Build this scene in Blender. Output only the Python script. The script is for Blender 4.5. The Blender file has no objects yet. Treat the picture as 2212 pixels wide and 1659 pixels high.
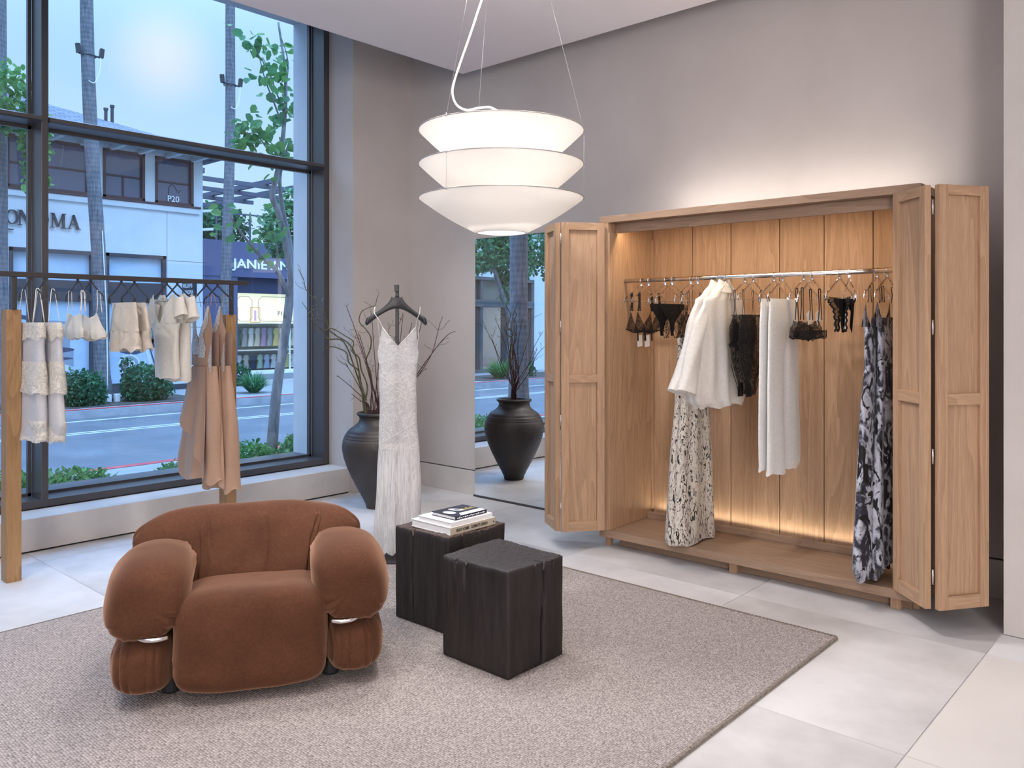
import bpy, bmesh, math, random
from mathutils import Vector, Matrix, noise

sc = bpy.context.scene
COL = sc.collection
RND = random.Random(11)
PI = math.pi

# ------------------------------------------------------------------ camera
cam = bpy.data.cameras.new('camera')
cam.sensor_width = 36.0
cam.lens = 36.0 * 1768.0 / 2212.0
cam.shift_y = -(829.5 - 698.0) / 2212.0
cam.clip_end = 400
camo = bpy.data.objects.new('camera', cam)
camo.location = (0, 0, 1.45)
camo.rotation_euler = (PI / 2, 0, math.radians(42.037))
COL.objects.link(camo)
sc.camera = camo

# ------------------------------------------------------------------ view
sc.view_settings.view_transform = 'Standard'
sc.view_settings.look = 'None'
sc.view_settings.gamma = 1.0
sc.view_settings.use_curve_mapping = False
sc.view_settings.exposure = 0.0
sc.cycles.use_denoising = True
sc.cycles.max_bounces = 10
sc.cycles.diffuse_bounces = 4
sc.cycles.glossy_bounces = 4
sc.cycles.transparent_max_bounces = 24
sc.cycles.sample_clamp_indirect = 6.0
sc.cycles.caustics_reflective = False
sc.cycles.caustics_refractive = False

# ------------------------------------------------------------------ sky
world = bpy.data.worlds.new('overcast_sky')
sc.world = world
world.use_nodes = True
nt = world.node_tree
nt.nodes.clear()
def wn(t, **k):
    n = nt.nodes.new(t)
    for a, b in k.items():
        setattr(n, a, b)
    return n
tc = wn('ShaderNodeTexCoord')
sep = wn('ShaderNodeSeparateXYZ')
nt.links.new(tc.outputs['Generated'], sep.inputs[0])
ramp = wn('ShaderNodeValToRGB')
e = ramp.color_ramp.elements
e[0].position = 0.0; e[0].color = (0.50, 0.76, 1.0, 1)
e[1].position = 0.75; e[1].color = (0.26, 0.52, 1.0, 1)
nt.links.new(sep.outputs['Z'], ramp.inputs[0])
nz = wn('ShaderNodeTexNoise'); nz.inputs['Scale'].default_value = 2.2; nz.inputs['Detail'].default_value = 3
nt.links.new(tc.outputs['Generated'], nz.inputs['Vector'])
cr = wn('ShaderNodeValToRGB')
cr.color_ramp.elements[0].position = 0.42; cr.color_ramp.elements[0].color = (0, 0, 0, 1)
cr.color_ramp.elements[1].position = 0.75; cr.color_ramp.elements[1].color = (0.3, 0.3, 0.3, 1)
nt.links.new(nz.outputs['Fac'], cr.inputs[0])
mx = wn('ShaderNodeMixRGB')
nt.links.new(cr.outputs[0], mx.inputs[0]); nt.links.new(ramp.outputs[0], mx.inputs[1])
mx.inputs[2].default_value = (0.66, 0.84, 1.0, 1)
# the bright veil where the sun stands behind the clouds
dt = wn('ShaderNodeVectorMath', operation='DOT_PRODUCT')
nrm = wn('ShaderNodeVectorMath', operation='NORMALIZE')
nt.links.new(tc.outputs['Generated'], nrm.inputs[0])
nt.links.new(nrm.outputs[0], dt.inputs[0])
sd = Vector((-0.985, 0.458, 0.322)).normalized()
dt.inputs[1].default_value = sd
mr = wn('ShaderNodeMapRange')
mr.inputs['From Min'].default_value = 0.9972; mr.inputs['From Max'].default_value = 1.0
nt.links.new(dt.outputs['Value'], mr.inputs['Value'])
pw = wn('ShaderNodeMath', operation='POWER'); pw.inputs[1].default_value = 2.6
nt.links.new(mr.outputs[0], pw.inputs[0])
gl_ = wn('ShaderNodeMath', operation='MULTIPLY'); gl_.inputs[1].default_value = 0.5
nt.links.new(pw.outputs[0], gl_.inputs[0])
mx2 = wn('ShaderNodeMixRGB')
nt.links.new(gl_.outputs[0], mx2.inputs[0]); nt.links.new(mx.outputs[0], mx2.inputs[1])
mx2.inputs[2].default_value = (0.95, 0.90, 0.80, 1)
# an overcast sky: the zenith is brighter than the horizon
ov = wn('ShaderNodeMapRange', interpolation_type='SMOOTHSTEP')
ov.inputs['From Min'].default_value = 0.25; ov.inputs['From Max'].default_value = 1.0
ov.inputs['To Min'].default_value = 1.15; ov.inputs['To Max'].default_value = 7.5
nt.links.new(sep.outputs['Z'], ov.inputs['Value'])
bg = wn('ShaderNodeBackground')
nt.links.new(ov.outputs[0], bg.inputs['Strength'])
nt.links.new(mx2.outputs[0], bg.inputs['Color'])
wo = wn('ShaderNodeOutputWorld')
nt.links.new(bg.outputs[0], wo.inputs[0])

# ------------------------------------------------------------------ lights
def light(name, kind, loc, energy, color, target=None, **k):
    d = bpy.data.lights.new(name, kind)
    d.energy = energy; d.color = color
    for a, b in k.items():
        setattr(d, a, b)
    o = bpy.data.objects.new(name, d)
    o.location = loc
    if target is not None:
        o.rotation_euler = (Vector(target) - Vector(loc)).to_track_quat('-Z', 'Y').to_euler()
    COL.objects.link(o)
    return o
# an added soft sun, high over the shop's own roof, brightens the far facades
light('facade_fill_sun', 'SUN', (0, 0, 30), 0.7, (0.47, 0.70, 1.0), target=(-22, 8, 0), angle=math.radians(35))
WARM = (1.0, 0.93, 0.86)
NEUT = (1.0, 0.965, 0.945)
SPOTS = [(-4.30, 3.75, -4.45, 3.9, 90), (-3.75, 2.75, -3.6, 2.6, 110), (-2.35, 2.55, -2.4, 2.8, 110), (-2.3, 3.35, -2.5, 4.2, 75),
         (-2.7, 0.7, -2.7, 0.9, 110), (0.4, 2.6, 0.2, 3.6, 45), (-4.5, 0.8, -4.9, 1.3, 110), (-3.1, 3.1, -2.9, 4.0, 165)]
FILL = [(-4.1, 1.9, -5.7, 4.5, 1.9, 55), (-3.7, 3.1, -5.2, 4.9, 1.7, 38)]  # extra spots added to brighten the walls of the left corner
for i, (x, y, tx, ty, w) in enumerate(SPOTS):
    light('ceiling_spot', 'SPOT', (x, y, 3.46), w, NEUT, target=(tx, ty, 0), spot_size=math.radians(95), spot_blend=0.8, shadow_soft_size=0.07)
for x, y, tx, ty, tz, w in FILL:
    light('corner_fill_spot', 'SPOT', (x, y, 3.46), w, NEUT, target=(tx, ty, tz), spot_size=math.radians(80), spot_blend=1.0, shadow_soft_size=0.10)
for x, y, w in ((-2.3, 0.4, 42), (1.8, -0.9, 16), (-0.4, -2.4, 45)):  # unseen area lamps added below the ceiling as ambient fill
    light('ceiling_fill_light', 'AREA', (x, y, 3.47), w, (1.0, 0.96, 0.95), target=(x, y, 0), shape='RECTANGLE', size=2.6, size_y=2.2)
# unseen fill lamps added behind and right of the camera to lift the walls
light('front_fill_light', 'AREA', (2.9, -4.0, 1.95), 340, (1.0, 0.965, 0.96), target=(-1.5, 4.0, 1.6), shape='RECTANGLE', size=2.2, size_y=3.0)
light('side_fill_light', 'AREA', (3.9, 0.6, 1.9), 45, (1.0, 0.965, 0.96), target=(-3.0, 2.6, 1.4), shape='RECTANGLE', size=3.4, size_y=2.6)
light('wardrobe_back_strip', 'AREA', (-2.17, 4.815, 0.17), 1.9, (1.0, 0.90, 0.70), target=(-2.17, 4.87, 0.6), shape='RECTANGLE', size=1.72, size_y=0.02)
light('wardrobe_top_strip', 'AREA', (-2.1, 4.72, 2.15), 4.5, (1.0, 0.92, 0.82), target=(-2.1, 4.91, 2.7), shape='RECTANGLE', size=1.6, size_y=0.03)
light('wardrobe_valance_strip', 'AREA', (-2.17, 4.445, 2.075), 7.0, (1.0, 0.74, 0.45), target=(-2.17, 4.7, 0.6), shape='RECTANGLE', size=1.7, size_y=0.02)
light('pendant_bulb', 'POINT', (-3.057, 3.303, 2.24), 3, (1.0, 0.93, 0.85), shadow_soft_size=0.06)

# ------------------------------------------------------------------ mesh helpers
class MB:
    def __init__(s):
        s.v = []; s.f = []; s.m = []; s.cur = 0; s.isl = []
    def _add(s, vs, fs):
        b = len(s.v); s.isl.append((b, b + len(vs), len(s.f), len(s.f) + len(fs)))
        s.v += [tuple(p) for p in vs]
        s.f += [tuple(i + b for i in f) for f in fs]
        s.m += [s.cur] * len(fs)
        return s
    def box(s, x0, x1, y0, y1, z0, z1):
        return s._add([(x, y, z) for z in (z0, z1) for y in (y0, y1) for x in (x0, x1)],
                      [(0, 2, 3, 1), (4, 5, 7, 6), (0, 1, 5, 4), (2, 6, 7, 3), (0, 4, 6, 2), (1, 3, 7, 5)])
    def obox(s, c, a, b, d):
        c, a, b, d = map(Vector, (c, a, b, d))
        vs = [c + a * i + b * j + d * k for k in (-1, 1) for j in (-1, 1) for i in (-1, 1)]
        fl = a.cross(b).dot(d) < 0
        fs = [(0, 2, 3, 1), (4, 5, 7, 6), (0, 1, 5, 4), (2, 6, 7, 3), (0, 4, 6, 2), (1, 3, 7, 5)]
        return s._add(vs, [tuple(reversed(f)) for f in fs] if fl else fs)
    def bar(s, p, q, w, h, up=(0, 0, 1)):
        p, q = Vector(p), Vector(q); d = q - p; L = d.length; d.normalize(); up = Vector(up)
        if abs(d.dot(up)) > .99: up = Vector((1, 0, 0))
        x = d.cross(up).normalized(); y = x.cross(d)
        return s.obox((p + q) / 2, d * L / 2, x * w / 2, y * h / 2)
    def tube(s, pts, r, n=8, caps=True):
        pts = [Vector(p) for p in pts]; N = len(pts)
        rs = r if isinstance(r, (list, tuple)) else [r] * N
        vs = []; ref = Vector((0.13, 0.21, 1)).normalized(); prev = None
        for i, p in enumerate(pts):
            d = (pts[min(i + 1, N - 1)] - pts[max(i - 1, 0)])
            if d.length < 1e-9: d = Vector((0, 0, 1))
            d.normalize()
            if prev is None:
                a = d.cross(ref if abs(d.dot(ref)) < .95 else Vector((1, 0, 0))).normalized()
            else:
                a = (prev - d * prev.dot(d))
                a = a.normalized() if a.length > 1e-6 else d.cross(Vector((1, 0, 0))).normalized()
            prev = a; b = d.cross(a)
            for k in range(n):
                t = 2 * PI * k / n
                vs.append(p + (a * math.cos(t) + b * math.sin(t)) * rs[i])
        fs = []
        for i in range(N - 1):
            for k in range(n):
                fs.append((i * n + k, i * n + (k + 1) % n, (i + 1) * n + (k + 1) % n, (i + 1) * n + k))
        if caps:
            fs.append(tuple(reversed(range(n)))); fs.append(tuple((N - 1) * n + k for k in range(n)))
        return s._add(vs, fs)
    def lathe(s, prof, n=48, c=(0, 0, 0)):
        vs = []; fs = []
        for r, z in prof:
            for k in range(n):
                t = 2 * PI * k / n
                vs.append((c[0] + r * math.cos(t), c[1] + r * math.sin(t), c[2] + z))
        for i in range(len(prof) - 1):
            for k in range(n):
                fs.append((i * n + k, i * n + (k + 1) % n, (i + 1) * n + (k + 1) % n, (i + 1) * n + k))
        return s._add(vs, fs)
    def prism(s, poly, ax, a, b):
        f = {'x': lambda p, t: (t, p[0], p[1]), 'y': lambda p, t: (p[0], t, p[1]), 'z': lambda p, t: (p[0], p[1], t)}[ax]
        n = len(poly)
        vs = [f(p, a) for p in poly] + [f(p, b) for p in poly]
        fs = [tuple(range(n)), tuple(reversed(range(n, 2 * n)))] + [(i, i + n, (i + 1) % n + n, (i + 1) % n) for i in range(n)]
        s._add(vs, fs); s.fix = True
        return s
    def grid(s, nu, nv, fn, cu=False, cv=False):
        vs = [fn(i, j) for i in range(nu) for j in range(nv)]
        fs = []
        for i in range(nu if cu else nu - 1):
            for j in range(nv if cv else nv - 1):
                a = i * nv + j; b = ((i + 1) % nu) * nv + j
                c = ((i + 1) % nu) * nv + (j + 1) % nv; d = i * nv + (j + 1) % nv
                fs.append((a, b, c, d))
        return s._add(vs, fs)
    def mesh(s, name, mats, smooth=False, off=None):
        me = bpy.data.meshes.new(name)
        vs = s.v if off is None else [(x - off[0], y - off[1], z - off[2]) for x, y, z in s.v]
        me.from_pydata(vs, [], s.f)
        for m in (mats if isinstance(mats, (list, tuple)) else [mats]):
            me.materials.append(m)
        if any(s.m): me.polygons.foreach_set('material_index', s.m)
        if smooth: me.polygons.foreach_set('use_smooth', [True] * len(me.polygons))
        if getattr(s, 'fix', False):
            bm = bmesh.new(); bm.from_mesh(me); bmesh.ops.recalc_face_normals(bm, faces=bm.faces); bm.to_mesh(me); bm.free()
        me.update()
        return me
    def build(s, name, mats, parent=None, smooth=False, bevel=0, world=True, kind=None, label=None, seg=2):
        off = LOC.get(parent.name) if (parent is not None and world) else None
        o = bpy.data.objects.new(name, s.mesh(name, mats, smooth, off))
        COL.objects.link(o)
        if parent is not None:
            o.parent = parent
            if parent.name in LOC: LOC[o.name] = LOC[parent.name]
        else:
            LOC[o.name] = Vector((0, 0, 0))
        if bevel:
            m = o.modifiers.new('bevel', 'BEVEL'); m.width = bevel; m.segments = seg; m.limit_method = 'ANGLE'; m.angle_limit = math.radians(40)
        if kind: o['kind'] = kind
        if label: o['label'] = label
        return o
LOC = {}
def build_each(b, name, mats, parent=None, **k):
    out = []
    for v0, v1, f0, f1 in b.isl:
        q = MB(); q.v = b.v[v0:v1]; q.f = [tuple(i - v0 for i in f) for f in b.f[f0:f1]]; q.m = b.m[f0:f1]
        if getattr(b, 'fix', False): q.fix = True
        out.append(q.build(name, mats, parent, **k))
    return out
def tag(o, label, cat, group=None):
    o['label'] = label; o['category'] = cat
    if group: o['group'] = group
    return o
def thing(name, label, cat, loc=(0, 0, 0), rz=0, group=None):
    o = bpy.data.objects.new(name, None); COL.objects.link(o)
    o.empty_display_size = 0.1
    o.location = loc; o.rotation_euler = (0, 0, rz)
    LOC[o.name] = Vector(loc)
    return tag(o, label, cat, group)
def struct(name, loc=(0, 0, 0)):
    o = bpy.data.objects.new(name, None); COL.objects.link(o); o['kind'] = 'structure'
    o.location = loc; LOC[o.name] = Vector(loc)
    return o
def copyobj(o, parent=None):
    c = o.copy(); COL.objects.link(c)
    if parent is not None: c.parent = parent
    return c
def fbm(x, y, z, s=1.0):
    return noise.noise(Vector((x * s, y * s, z * s)))
def smooth_path(pts, k=6):
    pts = [Vector(p) for p in pts]; out = []
    for i in range(len(pts) - 1):
        p0 = pts[max(i - 1, 0)]; p1 = pts[i]; p2 = pts[i + 1]; p3 = pts[min(i + 2, len(pts) - 1)]
        for j in range(k):
            t = j / k
            out.append(0.5 * ((2 * p1) + (p2 - p0) * t + (2 * p0 - 5 * p1 + 4 * p2 - p3) * t * t + (3 * p1 - p0 - 3 * p2 + p3) * t ** 3))
    out.append(pts[-1])
    return out
def text(name, s, size, m4, mat, parent=None, ext=0.002, bold=0.0, world=True, sx=1.0):
    cu = bpy.data.curves.new(name, 'FONT'); cu.body = s; cu.size = size; cu.extrude = ext; cu.offset = bold; cu.resolution_u = 3
    t = bpy.data.objects.new(name + '_c', cu); COL.objects.link(t)
    me = bpy.data.meshes.new_from_object(t)
    bpy.data.objects.remove(t); bpy.data.curves.remove(cu)
    M = m4 @ Matrix.Diagonal((sx, 1, 1, 1))
    if parent is not None and world: M = Matrix.Translation(-LOC[parent.name]) @ M
    me.transform(M); me.name = name
    me.materials.clear(); me.materials.append(mat)
    o = bpy.data.objects.new(name, me); COL.objects.link(o)
    if parent is not None:
        o.parent = parent; LOC[o.name] = LOC[parent.name]
    return o
def frame(o, x, y):
    x = Vector(x).normalized(); y = Vector(y).normalized(); z = x.cross(y)
    M = Matrix((x, y, z)).transposed().to_4x4(); M.translation = Vector(o)
    return M

# ------------------------------------------------------------------ materials
def mat(name, col, rough=0.6, metal=0.0, spec=0.5, sheen=0, build=None, trans=0):
    m = bpy.data.materials.new(name); m.use_nodes = True
    n = m.node_tree; p = n.nodes['Principled BSDF']
    p.inputs['Base Color'].default_value = (*col, 1); p.inputs['Roughness'].default_value = rough
    p.inputs['Metallic'].default_value = metal; p.inputs['Specular IOR Level'].default_value = spec
    if sheen:
        p.inputs['Sheen Weight'].default_value = sheen; p.inputs['Sheen Roughness'].default_value = 0.4
    if build: build(n, p)
    return m
def N(n, t, inp=None, **k):
    x = n.nodes.new(t)
    for a, b in k.items(): setattr(x, a, b)
    for a, b in (inp or {}).items():
        if hasattr(b, 'is_linked') or isinstance(b, bpy.types.NodeSocket): n.links.new(b, x.inputs[a])
        else: x.inputs[a].default_value = b
    return x
def coords(n, scale=(1, 1, 1), rnd=0.0):
    t = N(n, 'ShaderNodeTexCoord')
    v = t.outputs['Object']
    if rnd:
        oi = N(n, 'ShaderNodeObjectInfo')
        mu = N(n, 'ShaderNodeMath', {0: oi.outputs['Random'], 1: rnd}, operation='MULTIPLY')
        v = N(n, 'ShaderNodeVectorMath', {0: v, 1: mu.outputs[0]}, operation='ADD').outputs[0]
    return N(n, 'ShaderNodeMapping', {'Vector': v, 'Scale': scale}).outputs[0]
def ramp_(n, fac, stops):
    r = N(n, 'ShaderNodeValToRGB', {0: fac})
    el = r.color_ramp.elements
    while len(el) < len(stops): el.new(0.5)
    for i, (p, c) in enumerate(stops):
        el[i].position = p; el[i].color = (*c, 1) if len(c) == 3 else c
    return r.outputs[0]
def bump(n, p, h, strength=0.2, dist=0.01):
    b = N(n, 'ShaderNodeBump', {'Height': h, 'Strength': strength, 'Distance': dist})
    n.links.new(b.outputs[0], p.inputs['Normal'])
def mottled(name, a, b, scale=2.0, rough=0.6, bs=0.05, rnd=0, fine=60, stretch=(1, 1, 1), spec=0.4, lo=0.35, hi=0.7):
    def B(n, p):
        v = coords(n, stretch, rnd)
        t = N(n, 'ShaderNodeTexNoise', {'Vector': v, 'Scale': scale, 'Detail': 6, 'Roughness': 0.6})
        n.links.new(ramp_(n, t.outputs['Fac'], [(lo, a), (hi, b)]), p.inputs['Base Color'])
        if bs:
            f = N(n, 'ShaderNodeTexNoise', {'Vector': v, 'Scale': fine, 'Detail': 3})
            bump(n, p, f.outputs['Fac'], bs, 0.004)
    return mat(name, a, rough, spec=spec, build=B)
def wood(name, dark, light, axis='z', rough=0.5, rnd=7.0, ring=9.0, bs=0.06):
    def B(n, p):
        st = {'z': (1, 1, 0.07), 'x': (0.07, 1, 1), 'y': (1, 0.07, 1), 'h': (0.09, 0.09, 1)}[axis]
        v = coords(n, st, rnd)
        w = N(n, 'ShaderNodeTexNoise', {'Vector': v, 'Scale': 7.0, 'Detail': 2, 'Distortion': 0.6})
        mu = N(n, 'ShaderNodeMath', {0: w.outputs['Fac'], 1: ring}, operation='MULTIPLY')
        fr = N(n, 'ShaderNodeMath', {0: mu.outputs[0]}, operation='FRACT')
        g = N(n, 'ShaderNodeTexNoise', {'Vector': v, 'Scale': 130.0, 'Detail': 4, 'Roughness': 0.7})
        ad = N(n, 'ShaderNodeMath', {0: fr.outputs[0], 1: 0.28}, operation='MULTIPLY')
        a2 = N(n, 'ShaderNodeMath', {0: g.outputs['Fac'], 1: 0.85, 2: ad.outputs[0]}, operation='MULTIPLY_ADD')
        n.links.new(ramp_(n, a2.outputs[0], [(0.25, dark), (0.8, light)]), p.inputs['Base Color'])
        bump(n, p, g.outputs['Fac'], bs, 0.002)
    return mat(name, light, rough, spec=0.35, build=B)
def cloth(name, col, col2=None, scale=60, rough=0.85, sheen=0.3, transl=0.25, bs=0.15):
    def B(n, p):
        v = coords(n)
        t = N(n, 'ShaderNodeTexNoise', {'Vector': v, 'Scale': scale, 'Detail': 3})
        c2 = col2 or tuple(c * 0.9 for c in col)
        n.links.new(ramp_(n, t.outputs['Fac'], [(0.35, c2), (0.65, col)]), p.inputs['Base Color'])
        bump(n, p, t.outputs['Fac'], bs, 0.002)
        if transl:
            tr = N(n, 'ShaderNodeBsdfTranslucent', {'Color': (*col, 1)})
            mxs = N(n, 'ShaderNodeMixShader', {0: transl, 1: p.outputs[0], 2: tr.outputs[0]})
            n.links.new(mxs.outputs[0], n.nodes['Material Output'].inputs['Surface'])
    return mat(name, col, rough, sheen=sheen, spec=0.3, build=B)
def lace(name, col, scale=55, lo=0.42, hi=0.5, base=0.0, stretch=(1, 1, 1), transl=0.2, vor=True, tint=None):
    """cloth with real openings: an opaque thread pattern over a part-open net (base = how closed the net is)"""
    def B(n, p):
        v = coords(n, stretch)
        if vor:
            # scrolling cord lines, filled petals and a fine net between them
            a_ = N(n, 'ShaderNodeTexNoise', {'Vector': v, 'Scale': scale * 0.4, 'Detail': 1.5, 'Distortion': 2.0}).outputs['Fac']
            d_ = N(n, 'ShaderNodeMath', {0: a_, 1: 0.5}, operation='SUBTRACT').outputs[0]
            d_ = N(n, 'ShaderNodeMath', {0: d_}, operation='ABSOLUTE').outputs[0]
            ln = N(n, 'ShaderNodeMapRange', {'Value': d_, 'From Min': 0.012, 'From Max': 0.04, 'To Min': 0.62, 'To Max': 0.0}).outputs[0]
            pt = N(n, 'ShaderNodeMapRange', {'Value': a_, 'From Min': 0.56, 'From Max': 0.62, 'To Min': 0.0, 'To Max': 0.58}).outputs[0]
            mxm = N(n, 'ShaderNodeMath', {0: ln, 1: pt}, operation='MAXIMUM').outputs[0]
            fn = N(n, 'ShaderNodeTexNoise', {'Vector': v, 'Scale': scale * 2.5, 'Detail': 2}).outputs['Fac']
            fac = N(n, 'ShaderNodeMath', {0: fn, 1: 0.5, 2: mxm}, operation='MULTIPLY_ADD').outputs[0]
        else:
            fac = N(n, 'ShaderNodeTexNoise', {'Vector': v, 'Scale': scale, 'Detail': 6, 'Roughness': 0.7, 'Distortion': 1.0}).outputs['Fac']
        al = N(n, 'ShaderNodeMapRange', {'Value': fac, 'From Min': lo, 'From Max': hi, 'To Min': base, 'To Max': 1.0})
        bump(n, p, fac, 0.3, 0.003)
        sh = p.outputs[0]
        if transl:
            tr = N(n, 'ShaderNodeBsdfTranslucent', {'Color': (*col, 1)})
            sh = N(n, 'ShaderNodeMixShader', {0: transl, 1: sh, 2: tr.outputs[0]}).outputs[0]
        tp = N(n, 'ShaderNodeBsdfTransparent')
        if tint: tp.inputs[0].default_value = (*tint, 1)
        o = N(n, 'ShaderNodeMixShader', {0: al.outputs[0], 1: tp.outputs[0], 2: sh})
        n.links.new(o.outputs[0], n.nodes['Material Output'].inputs['Surface'])
    return mat(name, col, 0.8, spec=0.25, sheen=0.2 if col[0] > .1 else 0, build=B)
def printed(name, base, inks, scale=14, stretch=(1, 1, 0.6), dist=1.5, detail=4):
    """a printed cloth: each ink is (threshold lo, hi, colour, scale factor)"""
    def B(n, p):
        v = coords(n, stretch)
        cur = None
        for k, (lo, hi, c, sf) in enumerate(inks):
            off = N(n, 'ShaderNodeMapping', {'Vector': v, 'Location': (3.1 * k, 1.7 * k, 5.3 * k)}).outputs[0]
            t = N(n, 'ShaderNodeTexNoise', {'Vector': off, 'Scale': scale * sf, 'Detail': detail, 'Distortion': dist})
            f = N(n, 'ShaderNodeMapRange', {'Value': t.outputs['Fac'], 'From Min': lo, 'From Max': hi})
            m = N(n, 'ShaderNodeMixRGB', {0: f.outputs[0], 2: (*c, 1)})
            if cur is None: m.inputs[1].default_value = (*base, 1)
            else: n.links.new(cur, m.inputs[1])
            cur = m.outputs[0]
        n.links.new(cur, p.inputs['Base Color'])
    return mat(name, base, 0.6, spec=0.3, sheen=0.15, build=B)
def emit(name, col, s):
    m = bpy.data.materials.new(name); m.use_nodes = True
    n = m.node_tree; p = n.nodes['Principled BSDF']
    p.inputs['Base Color'].default_value = (*col, 1); p.inputs['Emission Color'].default_value = (*col, 1); p.inputs['Emission Strength'].default_value = s
    return m
def glass(name, tint=(0.98, 0.99, 1.0), r0=1.45):
    m = bpy.data.materials.new(name); m.use_nodes = True
    n = m.node_tree; n.nodes.clear()
    lw = N(n, 'ShaderNodeLayerWeight', {'Blend': 0.5})
    pw = N(n, 'ShaderNodeMath', {0: lw.outputs['Facing'], 1: 5.0}, operation='POWER')
    fr = N(n, 'ShaderNodeMath', {0: pw.outputs[0], 1: 0.9, 2: 0.028}, operation='MULTIPLY_ADD')
    tp = N(n, 'ShaderNodeBsdfTransparent', {'Color': (*tint, 1)})
    gl = N(n, 'ShaderNodeBsdfGlossy', {'Roughness': 0.0, 'Color': (1, 1, 1, 1)})
    mxs = N(n, 'ShaderNodeMixShader', {0: fr.outputs[0], 1: tp.outputs[0], 2: gl.outputs[0]})
    o = N(n, 'ShaderNodeOutputMaterial', {'Surface': mxs.outputs[0]})
    return m

PLASTER = mottled('plaster', (0.46, 0.42, 0.40), (0.53, 0.488, 0.468), 1.1, 0.85, 0.06)
CEIL = mottled('ceiling_plaster', (0.84, 0.79, 0.805), (0.87, 0.82, 0.835), 1.2, 0.9, 0.02)
STONE = mottled('ledge_stone', (0.50, 0.46, 0.43), (0.60, 0.56, 0.53), 3.0, 0.55, 0.05)
TILE = mottled('stone_tile', (0.40, 0.385, 0.38), (0.655, 0.64, 0.64), 1.5, 0.42, 0.03, rnd=30, lo=0.3, hi=0.68)
TILEW = mottled('pale_stone_tile', (0.60, 0.57, 0.545), (0.67, 0.64, 0.615), 1.5, 0.45, 0.03, rnd=30)
GROUT = mat('grout', (0.62, 0.61, 0.62), 0.9)
DARKGAP = mat('shadow_gap', (0.03, 0.03, 0.03), 0.9)
FRAME = mat('window_frame', (0.055, 0.05, 0.053), 0.32, spec=0.8)
GLASS = glass('window_glass')
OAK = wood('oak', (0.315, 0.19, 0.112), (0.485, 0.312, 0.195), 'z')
OAKX_SHADED = wood('oak_lengthwise_shaded', (0.225, 0.142, 0.095), (0.345, 0.23, 0.158), 'x')  # for boards that catch less light: that shade is darkened into the oak
OAKH = wood('oak_rails', (0.315, 0.19, 0.112), (0.485, 0.312, 0.195), 'h')
OAKP = wood('oak_post', (0.22, 0.115, 0.05), (0.38, 0.225, 0.105), 'z', ring=14)
CHROME = mat('chrome', (0.85, 0.85, 0.87), 0.12, 1.0)
STEEL = mat('hinge_steel', (0.6, 0.6, 0.6), 0.3, 1.0)
BLACKM = mat('black_metal', (0.035, 0.03, 0.03), 0.45)
BLACK = mat('black_plastic', (0.02, 0.02, 0.022), 0.4)
# ================================================================== room shell
fl = struct('floor')
MB().box(-6.2, 4.2, -4.2, 5.2, -0.14, -0.004).build('floor_slab', GROUT, fl)
XL = [-0.86 - 1.15 * k for k in range(6)]
YL = [4.06 - 1.14 * k for k in range(-1, 7)]
tile_mesh = None
def tile_me(w, h, m, name):
    b = MB(); b.box(-w / 2, w / 2, -h / 2, h / 2, -0.02, 0.0)
    return b.mesh(name, m)
TM = tile_me(1.147, 1.137, TILE, 'tile'); TW = tile_me(1.147, 1.137, TILEW, 'tile_pale')
def put_tile(me, x, y):
    o = bpy.data.objects.new('tile', me); COL.objects.link(o); o.parent = fl; o.location = (x, y, 0)
for x in XL[:-1]:
    for y in YL:
        put_tile(TM, x - 0.575, y - 0.57)
for k in range(4):
    for y in YL[1:]:
        put_tile(TW, -0.86 + 0.578 + 1.15 * k, y - 0.57 + (0.04 if False else 0))
for y in (4.375,):
    pass

wl = struct('wall_left')
MB().box(-6.2, -5.66, 4.262, 5.2, 0.0, 4.4).build('wall_face', PLASTER, wl)
MB().box(-6.2, -5.5, -4.2, -3.0, 0.0, 4.4).build('wall_face', PLASTER, wl)
OUTW = mottled('outer_render', (0.56, 0.62, 0.68), (0.62, 0.68, 0.73), 3, 0.9, 0.1)
MB().box(-6.56, -6.2, 4.262, 9.0, -0.2, 5.2).build('outer_pier', OUTW, wl)
MB().box(-6.555, -6.2, -8.0, -3.0, -0.2, 5.2).build('outer_pier', OUTW, wl)
MB().box(-6.56, -5.6, -3.0, 4.262, 4.2, 5.2).build('lintel', OUTW, wl)
wb = struct('wall_back')
MB().box(-5.66, 4.2, 4.91, 5.2, 0.212, 4.4).build('wall_face', PLASTER, wb)
MB().box(-5.66, 4.2, 4.925, 5.2, 0.0, 0.2115).build('wall_backing', DARKGAP, wb)
bb = struct('baseboard_back')
MB().box(-5.66, 4.2, 4.908, 4.9245, 0.0, 0.203).build('skirting_board', STONE, bb, bevel=0.002)
wr = struct('wall_right')
PLW = mottled('pale_plaster', (0.50, 0.465, 0.445), (0.555, 0.52, 0.50), 1.8, 0.85, 0.04)
MB().box(-0.853, 4.2, 4.37, 4.905, 0.0, 4.4).build('wall_face', PLW, wr)
wn_ = struct('wall_near')
MB().box(-6.2, 4.2, -4.4, -4.2, 0.0, 4.4).build('wall_face', PLASTER, wn_)
we = struct('wall_far_right')
MB().box(4.2, 4.4, -4.4, 5.2, 0.0, 4.4).build('wall_face', PLASTER, we)
ce = struct('ceiling')
MB().box(-4.81, 4.2, -4.2, 4.73, 3.5, 3.9).build('dropped_ceiling', CEIL, ce)
MB().box(-6.56, 4.4, -4.4, 5.2, 4.401, 4.7).build('upper_ceiling', CEIL, ce)
le = struct('trim_1')
MB().box(-5.98, -5.71, -3.0, 4.262, 0.012, 0.215).build('ledge_block', STONE, le, bevel=0.002)
MB().box(-6.2, -5.73, -3.0, 4.262, 0.0, 0.0118).build('shadow_gap', DARKGAP, le)

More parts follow.
